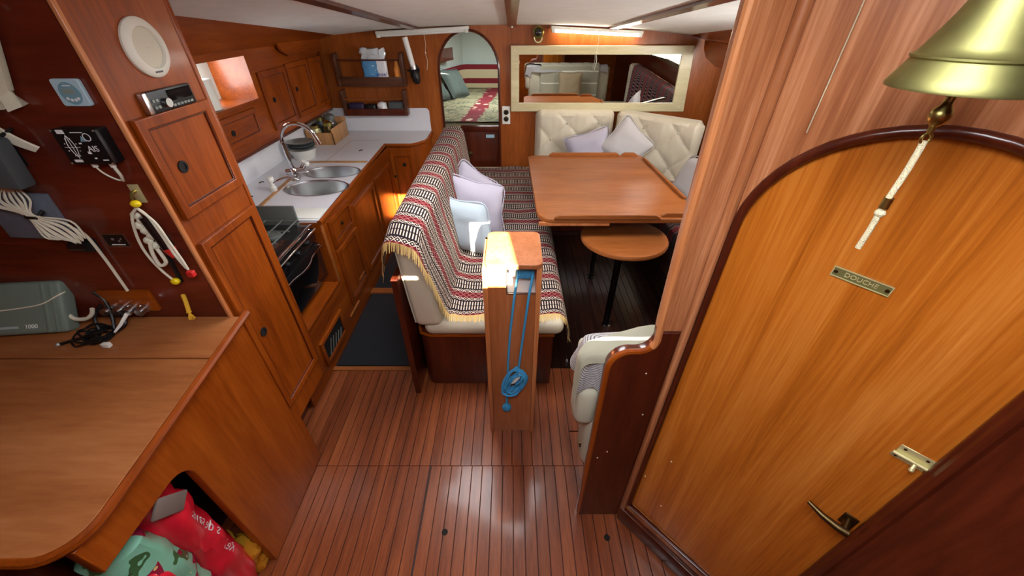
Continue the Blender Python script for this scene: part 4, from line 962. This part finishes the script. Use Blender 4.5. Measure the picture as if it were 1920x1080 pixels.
# woven throw over the back and seat
prof = [(-.585, .875), (-.578, .95), (-.558, 1.005), (-.51, 1.022), (-.44, 1.016), (-.402, .985), (-.380, .85), (-.352, .68), (-.330, .545), (-.295, .511), (-.2, .507), (0, .506), (.18, .507), (.255, .498), (.292, .460), (.302, .405), (.300, .350)]
psp = spline([(a, 0, c) for a, c in prof], 6)
acc = [0]
for a, c in zip(psp, psp[1:]): acc.append(acc[-1]+(c-a).length)
def on_prof(s):
    d = s*acc[-1]
    for i in range(len(acc)-1):
        if acc[i+1] >= d:
            t = (d-acc[i])/max(acc[i+1]-acc[i], 1e-9); return psp[i].lerp(psp[i+1], t)
    return psp[-1]
BACK_END = .52
def throw(u, v):
    p = on_prof(u); y0 = 1.50+.02*math.sin(u*9)+(.055*max(0, (u-.0))*0)
    if u < .30: y0 = 1.425+.03*math.sin(u*22)
    elif u < .52: y0 = 1.425+.10*(u-.30)/.22
    else: y0 = 1.535+.012*math.sin(u*30)
    y1 = 3.30
    y = y0+(y1-y0)*v
    wz = .005*nz(p.x*5, y*3.2, p.z*5)+.006*math.sin(y*26+p.x*9)*(1 if .2 < u < .55 else .25)
    dx = .5*wz if u < .53 else 0
    hang = -.035*max(0, 1-v*14)*(1 if u < .30 else 0)
    return Vector((p.x+dx+(.008*math.sin(y*19) if u < .06 else 0), y, p.z+(wz if u > .5 else wz*.4)+hang+.003))
tw = thing('woven_blanket', 'red black and cream woven blanket with fringe over the centre settee', 'blanket', (-.1, 2.4, .5))
b = B(); b.grid(throw, 100, 90, uv=lambda u, v: (u*acc[-1], 1.46+1.84*v)); O('cloth', b, 'woven_throw', tw)
def fringe(path, dirf, ln=.045, step=.006):
    b = B(); path = [Vector(p) for p in path]
    for a, c in zip(path, path[1:]):
        n_ = max(1, int((c-a).length/step))
        for k in range(n_):
            p0 = a.lerp(c, k/n_); d = dirf(p0); e = p0+d*ln*random.uniform(.8, 1.1)+Vector((random.uniform(-.004, .004), random.uniform(-.004, .004), 0))
            t = (c-a).normalized()*.0028
            q = [b.bm.verts.new(x) for x in (p0-t, p0+t, e+t*.6, e-t*.6)]
            q2 = [b.bm.verts.new(x+Vector((0, -.0018, .0012))) for x in (p0-t, p0+t, e+t*.6, e-t*.6)]
            b.bm.faces.new(q); b.bm.faces.new(list(reversed(q2)))
            for i in range(4): b.bm.faces.new((q[i], q[(i+1) % 4], q2[(i+1) % 4], q2[i]))
    return b
def fr(name, b):
    o = O('fringe', b, 'fringe', tw, False); o['kind'] = 'stuff'; return o
aftp = [throw(k/80, 0) for k in range(81)]
fr('fringe', fringe(aftp, lambda p: Vector((0, -.55, -.8)).normalized() if p.z > .75 else (Vector((0, -.95, -.25)).normalized() if p.z < .56 else Vector((-.1, -.6, -.75)).normalized())))
fr('fringe', fringe([throw(0, k/60) for k in range(61)], lambda p: Vector((-.25, 0, -.95)).normalized(), .035))
fr('fringe', fringe([throw(1, k/60) for k in range(61)], lambda p: Vector((.55, 0, -.8)).normalized(), .035))
def throw2(u, v):
    x = -.50+.80*u; y = 3.29+.58*v
    z = .508+.004*math.sin(y*31)+.006*nz(x*4, y*4) if x < .25 else .50-.5*(x-.25)
    return Vector((x, y, z-.02*max(0, v-.9)*10+.012*math.exp(-((x+.0)/.12)**2)*(v > .9)))
t2 = thing('woven_blanket', 'red black and cream woven blanket on the seat below the arched doorway', 'blanket', (-.1, 3.6, .5))
b = B(); b.grid(throw2, 40, 30, uv=lambda u, v: (u*.80, 3.30+.58*v)); O('cloth', b, 'woven_throw', t2)
o = O('fringe', fringe([throw2(1, k/20) for k in range(21)], lambda p: Vector((.55, 0, -.8)).normalized(), .035), 'fringe', t2, False); o['kind'] = 'stuff'
# pillows on the centre settee
pillow('pale blue white pillow in front, sunlit, on the woven blanket', frame((-.285, 2.18, .685), (.80, -.18, -.12), (-.20, .12, .9)), .33, .36, .12, 'pillow_blue', seed=1)
pillow('lilac white pillow standing in the middle of three on the woven blanket', frame((-.235, 2.46, .685), (.95, .05, -.25), (.0, .14, .9)), .36, .37, .12, 'pillow_lilac', seed=2)
pillow('lilac pillow tilted on its corner behind the other two on the woven blanket', frame((-.31, 2.74, .685), (.75, .1, -.60), (.45, .14, .75)), .33, .33, .11, 'pillow_lilac', seed=5)

# ------------------------------------------------------------------ winch post with the blue line
wp_ = thing('winch_post', 'varnished wooden winch post with open niche at its top', 'post', (0, 1.3, 0))
Mw = aft(0, 1.19, 0)
O('front', plate_mesh('front', [(-.104, 0), (.104, 0), (.101, 1.03), (-.092, 1.03)], [rect(-.018, .092, .905, 1.029)], .018, Mw), 'post_wood', wp_)
O('corner_strip', B().box(-.112, -.092, 1.178, 1.20, 0, 1.03, .004), 'lip_wood', wp_)
O('corner_strip', B().box(.092, .112, 1.178, 1.20, 0, 1.03, .004), 'lip_wood', wp_)
O('side', B().box(-.110, -.094, 1.20, 1.41, 0, 1.03), 'post_wood', wp_)
O('side', B().box(.094, .110, 1.20, 1.41, 0, 1.03), 'post_wood', wp_)
O('rear', B().box(-.110, .110, 1.395, 1.41, 0, 1.03), 'post_wood', wp_)
O('niche_floor', B().box(-.02, .094, 1.195, 1.395, .895, .908), 'clam_cleat', wp_)
O('niche_side', B().box(-.030, -.018, 1.195, 1.395, .895, 1.03), 'post_wood', wp_)
O('niche_frame', plate_mesh('niche_frame', rect(-.023, .097, .900, 1.030), [rect(-.018, .092, .905, 1.0295)], .003, aft(0, 1.1875, 0)), 'steel', wp_)
O('cap', plate_mesh('cap', rrect(-.100, .114, 1.165, 1.425, .028), [], .02, Matrix.Translation((0, 0, 1.050)), .004), 'post_wood', wp_)
O('drum', B().tube([(-.012, 1.262, .972), (.086, 1.262, .972)], .032, 20), 'grey_metal', wp_)
O('cleat', B().tube([(-.01, 1.165, .40), (.012, 1.158, .425), (.030, 1.158, .455), (.038, 1.165, .475)], [.004, .008, .008, .004], 10), 'clam_cleat', wp_)
O('cleat_base', B().tube([(.012, 1.19, .43), (.014, 1.16, .435)], .008, 10), 'clam_cleat', wp_)
br = thing('blue_line', 'blue rope wound on the winch and coiled on the post cleat', 'rope', (.01, 1.17, .2))
b = B()
for k in range(9):
    x = .022+.0075*k
    b.tube([(x, 1.262+.037*math.cos(2*PI*i/18), .972+.037*math.sin(2*PI*i/18)) for i in range(18)], .0042, 6, True)
O('winding', b, 'rope_blue', br)
O('strand', B().tube(spline([(.024, 1.226, .965), (.010, 1.182, .90), (-.008, 1.180, .70), (-.018, 1.176, .50), (-.016, 1.172, .44)], 8), .0052, 8), 'rope_blue', br)
O('strand', B().tube(spline([(.082, 1.226, .965), (.066, 1.182, .90), (.046, 1.180, .68), (.030, 1.176, .50), (.024, 1.170, .47)], 8), .0052, 8), 'rope_blue', br)
b = B(); random.seed(3)
for k in range(13):
    ox, oz = random.uniform(-.010, .010), random.uniform(-.016, .016); an = math.radians(random.uniform(8, 38)); rx, rz = random.uniform(.020, .046), random.uniform(.055, .084); ph = random.uniform(0, 6)
    pts = []
    for i in range(28):
        a = 2*PI*i/28; lx, lz = rx*math.cos(a), rz*math.sin(a)
        pts.append((.008+ox+lx*math.cos(an)+lz*math.sin(an), 1.168-.009*math.sin(a*2+ph)-.0012*k, .415+oz-lx*math.sin(an)+lz*math.cos(an)))
    b.tube(pts, .0046, 7, True)
O('coil', b, 'rope_blue', br)
O('tail', B().tube(spline([(-.018, 1.166, .36), (-.024, 1.172, .30), (-.025, 1.176, .235)], 6), .005, 8), 'rope_blue', br)
b = B()
for k in range(5):
    a0 = k*PI/5
    b.tube([(-.026+.017*math.cos(a)*math.cos(a0), 1.170+.012*math.cos(a)*math.sin(a0)+.004, .215+.021*math.sin(a)) for a in [2*PI*i/16 for i in range(16)]], .006, 7, True)
O('stopper_knot', b, 'rope_blue', br)

# ------------------------------------------------------------------ saloon table and round stool table
tb = thing('saloon_table', 'large varnished saloon table with raised fiddle rails', 'table', (.65, 2.7, 0))
to = [(.135, 3.34), (.155, 2.22)]+circ(.25, 2.215, .09, n=7, a0=PI, a1=1.5*PI)+[(1.06, 2.125), (1.165, 2.36), (1.12, 3.36), (1.10, 3.385), (.17, 3.37)]
O('top', plate_mesh('top', to, [], .03, Matrix.Translation((0, 0, .765)), .006), 'table_wood', tb)
O('leaf_edge', B().box(.165, .60, 2.128, 2.15, .715, .738, .004), 'lip_wood', tb)
def fiddle(x0, x1, y, h=.028):
    return plate_mesh('fiddle', [(x0, 0), (x1, 0), (x1-.005, h*.4), (x1-.035, h), (x0+.03, h), (x0+.004, h*.45)], [], .022, aft(0, y, .764), .004)
for x0, x1, y in ((.32, .935, 3.35), (.945, 1.09, 3.352), (.255, .905, 2.118), (.915, 1.085, 2.150)):
    O('fiddle', fiddle(x0, x1, y), 'table_wood', tb)
O('fiddle', B().box(-.010, .010, 0, .85, .764, .782, .004, M=Matrix.Translation((1.155, 2.42, 0)) @ Matrix.Rotation(.045, 4, 'Z')), 'table_wood', tb)
O('pedestal', B().tube([(.655, 2.62, 0), (.655, 2.62, .74)], .016, 16), 'dark_steel', tb)
O('pedestal_foot', B().lathe([(.035, 0), (.035, .004), (.017, .008)], Matrix.Translation((.655, 2.62, 0)), 24), 'dark_steel', tb)
rt = thing('round_side_table', 'low round varnished table on one metal leg under the saloon table', 'side table', (.70, 2.11, 0))
O('top', B().lathe([(.001, .595), (.262, .595), (.272, .602), (.274, .615), (.268, .626), (.25, .628), (.001, .628)], Matrix.Translation((.715, 2.165, 0)), 56, .96), 'table_wood', rt)
O('leg', B().tube([(.66, 2.03, 0), (.675, 2.06, .598)], .022, 16), 'dark_steel', rt)
O('foot', B().lathe([(.032, 0), (.032, .004), (.023, .008)], Matrix.Translation((.66, 2.03, 0)), 24), 'dark_steel', rt)

# ------------------------------------------------------------------ starboard dinette settee
ss = thing('dinette_settee', 'cream buttoned dinette settee round the saloon table', 'settee', (1.2, 3.3, 0))
O('base', B().box(.33, 1.95, 3.42, 3.93, 0, .36), 'dark_mahogany', ss)
O('base', B().box(1.28, 1.95, 1.0, 3.42, 0, .36), 'dark_mahogany', ss)
O('base', B().box(.36, 1.28, 1.02, 1.42, 0, .34), 'dark_mahogany', ss)
O('seat_cushion', B().box(.30, 1.90, 3.36, 3.86, .36, .46, .04, 3), 'cream_vinyl', ss)
O('seat_cushion', B().box(1.22, 1.90, 1.05, 3.35, .36, .46, .04, 3), 'cream_vinyl', ss)
O('seat_cushion', B().box(.34, 1.21, 1.00, 1.46, .35, .44, .04, 3), 'cream_vinyl', ss)
def tufted(M, wd_, h, th, nx, ny, name='back_cushion'):
    b = B()
    def f(u, v):
        x, z = u*wd_, v*h
        ed = min(1, min(u, 1-u)*wd_/.05)**.5*min(1, min(v, 1-v)*h/.05)**.5
        p_ = u*nx+v*ny+.5; q_ = u*nx-v*ny+.5
        t = (abs(math.sin(PI*p_))*abs(math.sin(PI*q_)))**.30
        t = t if (.06 < v < .94) else .5+.5*t
        wr = .006*nz(x*8, z*8, 1)+.004*nz(x*22, z*7, 4)
        fc = max(0, (abs(2*u-1)-.86)/.14)*max(0, (abs(2*v-1)-.80)/.20)
        x -= math.copysign(.030*fc*fc, u-.5); z -= math.copysign(.030*fc*fc, v-.5)
        return Vector((x, z, ed*(th*.70+th*.30*t+wr)))
    b.grid(f, 84, 44)
    b.box(.02, wd_-.02, .02, h-.02, -.004, .03, .003)
    o = O(name, b, 'cream_vinyl', ss); o.data.transform(M)
    for a in range(-6, 12):
        for c in range(-6, 12):
            # creases cross where both sines vanish
            U = ((a-.5)+(c-.5))/(2*nx); V = ((a-.5)-(c-.5))/(2*ny)
            if .04 < U < .96 and .08 < V < .93:
                O('button', B().ball((U*wd_, V*h, th*.74), (.012, .012, .010), 10, M=M), 'cream_fabric', o)
    return o
tufted(frame((.225, 3.90, .47), (1, 0, 0), (0, .04, 1)), .75, .565, .09, 2.5, 1.9)
tufted(frame((.985, 3.885, .47), (.76, -.62, 0), (.06, .08, 1)), .80, .565, .10, 2.6, 1.9)
O('back_cushion', B().box(1.76, 1.92, 1.2, 3.25, .46, 1.02, .05, 3), 'cream_vinyl', ss)
# aft back of the dinette with striped throw
O('back_cushion', B().box(.265, 1.55, .80, .935, .33, .925, .04, 3), 'cream_fabric', ss)
O('zip_pull', B().box(.26, .268, .835, .845, .425, .45, .001), 'bronze', ss)
def cover(hem, flare, top, seed):
    base = [(1.5, .800), (.9, .800), (.42, .800), (.30, .803), (.245, .82), (.228, .87), (.232, .91), (.26, .945), (.40, .95), (.9, .95), (1.5, .95)]
    sp_ = spline([(x, y, 0) for x, y in base], 6)
    def f(u, v):
        i = u*(len(sp_)-1); k = min(int(i), len(sp_)-2); p = sp_[k].lerp(sp_[k+1], i-k)
        cx = Vector((max(p.x, .32), .875, 0)); t = (p-cx)
        if v < .4:
            s_ = v/.4; q = cx+t*math.sin(s_*PI/2); z = top-.030*(1-math.cos(s_*PI/2))
        else:
            s_ = (v-.4)/.6; hm = hem(p, u); z = (top-.03)+(hm-(top-.03))*s_
            d = t.normalized() if t.length > 1e-6 else Vector((0, 0, 0)); fl = flare*s_*(.5+.5*math.sin(u*31+seed))
            if p.y < .82: fl *= .1
            q = p+d*fl
        wr = .006*nz(q.x*7+seed, q.y*7, z*7)
        return Vector((q.x+wr, max(q.y+wr, .797), z+wr))
    b = B(); b.grid(f, 90, 24, uv=lambda u, v: (v*.30, u)); return b
b = cover(lambda p, u: .86+.008*math.sin(u*22) if p.x > .30 else .80+.02*math.sin(u*40), .035, .946, 1)
o = tag(O('striped_sheet', b, 'grey_stripe_cloth'), 'grey and white striped sheet under the cream throw on the aft settee end', 'sheet')
O('care_label', B().box(.188, .193, .915, .930, .79, .815), 'cable_black', o)
CP = spline([(0, .966, .50), (0, .966, .88), (0, .955, .945), (0, .915, .962), (0, .85, .964), (0, .812, .955), (0, .802, .93)], 6)
CA = [0]
for a, c in zip(CP, CP[1:]): CA.append(CA[-1]+(c-a).length)
def cotton(u, v):
    i = v*(len(CP)-1); k = min(int(i), len(CP)-2); p = CP[k].lerp(CP[k+1], i-k)
    t = max(0, min(1, (v-.42)/.40)); s0 = .44*(1-t)+.012*math.sin(v*25)
    sl_ = s0+(1.35-s0)*u
    if sl_ < .17: x = .205+.03*sl_; drop = .205-sl_
    elif sl_ < .235: a = (sl_-.17)/.065*PI/2; x = .210+.042*(1-math.cos(a)); drop = .035*(1-math.sin(a))
    else: x = .252+(sl_-.235); drop = 0
    wr = .007*nz(x*8, p.y*12, 2)+.004*nz(x*21, p.y*21, 5)
    return Vector((x+(wr-.010*math.sin(p.y*70) if sl_ < .2 else 0), max(p.y, .800), p.z-drop+wr+.002))
def cuv(u, v):
    i = v*(len(CA)-1); k = min(int(i), len(CA)-2); return (u, CA[k]+(CA[k+1]-CA[k])*(i-k))
b = B(); b.grid(cotton, 90, 40, uv=cuv)
tag(O('cotton_throw', b, 'stripe_throw'), 'cream cotton throw with white stripes over the aft settee back', 'throw')
O('cushion_flap', B().box(.215, .30, .803, .925, .60, .80, .035, 3), 'cream_fabric', ss)
# blanket on the starboard back and seat
def stb(u, v):
    y = 1.5+1.98*u; pr = spline([(1.88, 0, .98), (1.84, 0, 1.035), (1.77, 0, 1.03), (1.74, 0, .95), (1.72, 0, .52), (1.66, 0, .475), (1.30, 0, .475), (1.215, 0, .46), (1.19, 0, .40), (1.19, 0, .25)], 5)
    i = v*(len(pr)-1); k = min(int(i), len(pr)-2); p = pr[k].lerp(pr[k+1], i-k)
    return Vector((p.x+.006*math.sin(y*23), y, p.z+.005*nz(y*4, v*6)))
b = B(); b.grid(stb, 60, 50, uv=lambda u, v: (v*1.45, 1.75*u)); tag(O('woven_blanket', b, 'dark_woven_throw'), 'dark red woven blanket over the starboard settee back', 'blanket')
# pillows around the table
pillow('lilac white pillow lying low against the buttoned back cushion', frame((.73, 3.66, .70), (.92, -.05, .28), (-.25, .25, .85)), .40, .36, .12, 'pillow_lilac', seed=7)
pillow('pale grey pillow balanced on its corner in the dinette bend', frame((1.04, 3.60, .78), (.72, -.25, -.66), (.66, .10, .74)), .36, .36, .12, 'pillow_white', seed=8)
pillow('white pillow leaning on the starboard settee back beside the table', frame((1.40, 2.88, .70), (.22, -.85, .25), (.40, .15, .85)), .42, .42, .13, 'pillow_white', seed=9)
pillow('taupe pillow against the striped throw on the aft settee', frame((.92, 1.06, .68), (1, 0, 0), (0, -.2, 1)), .36, .36, .11, 'taupe', seed=10)
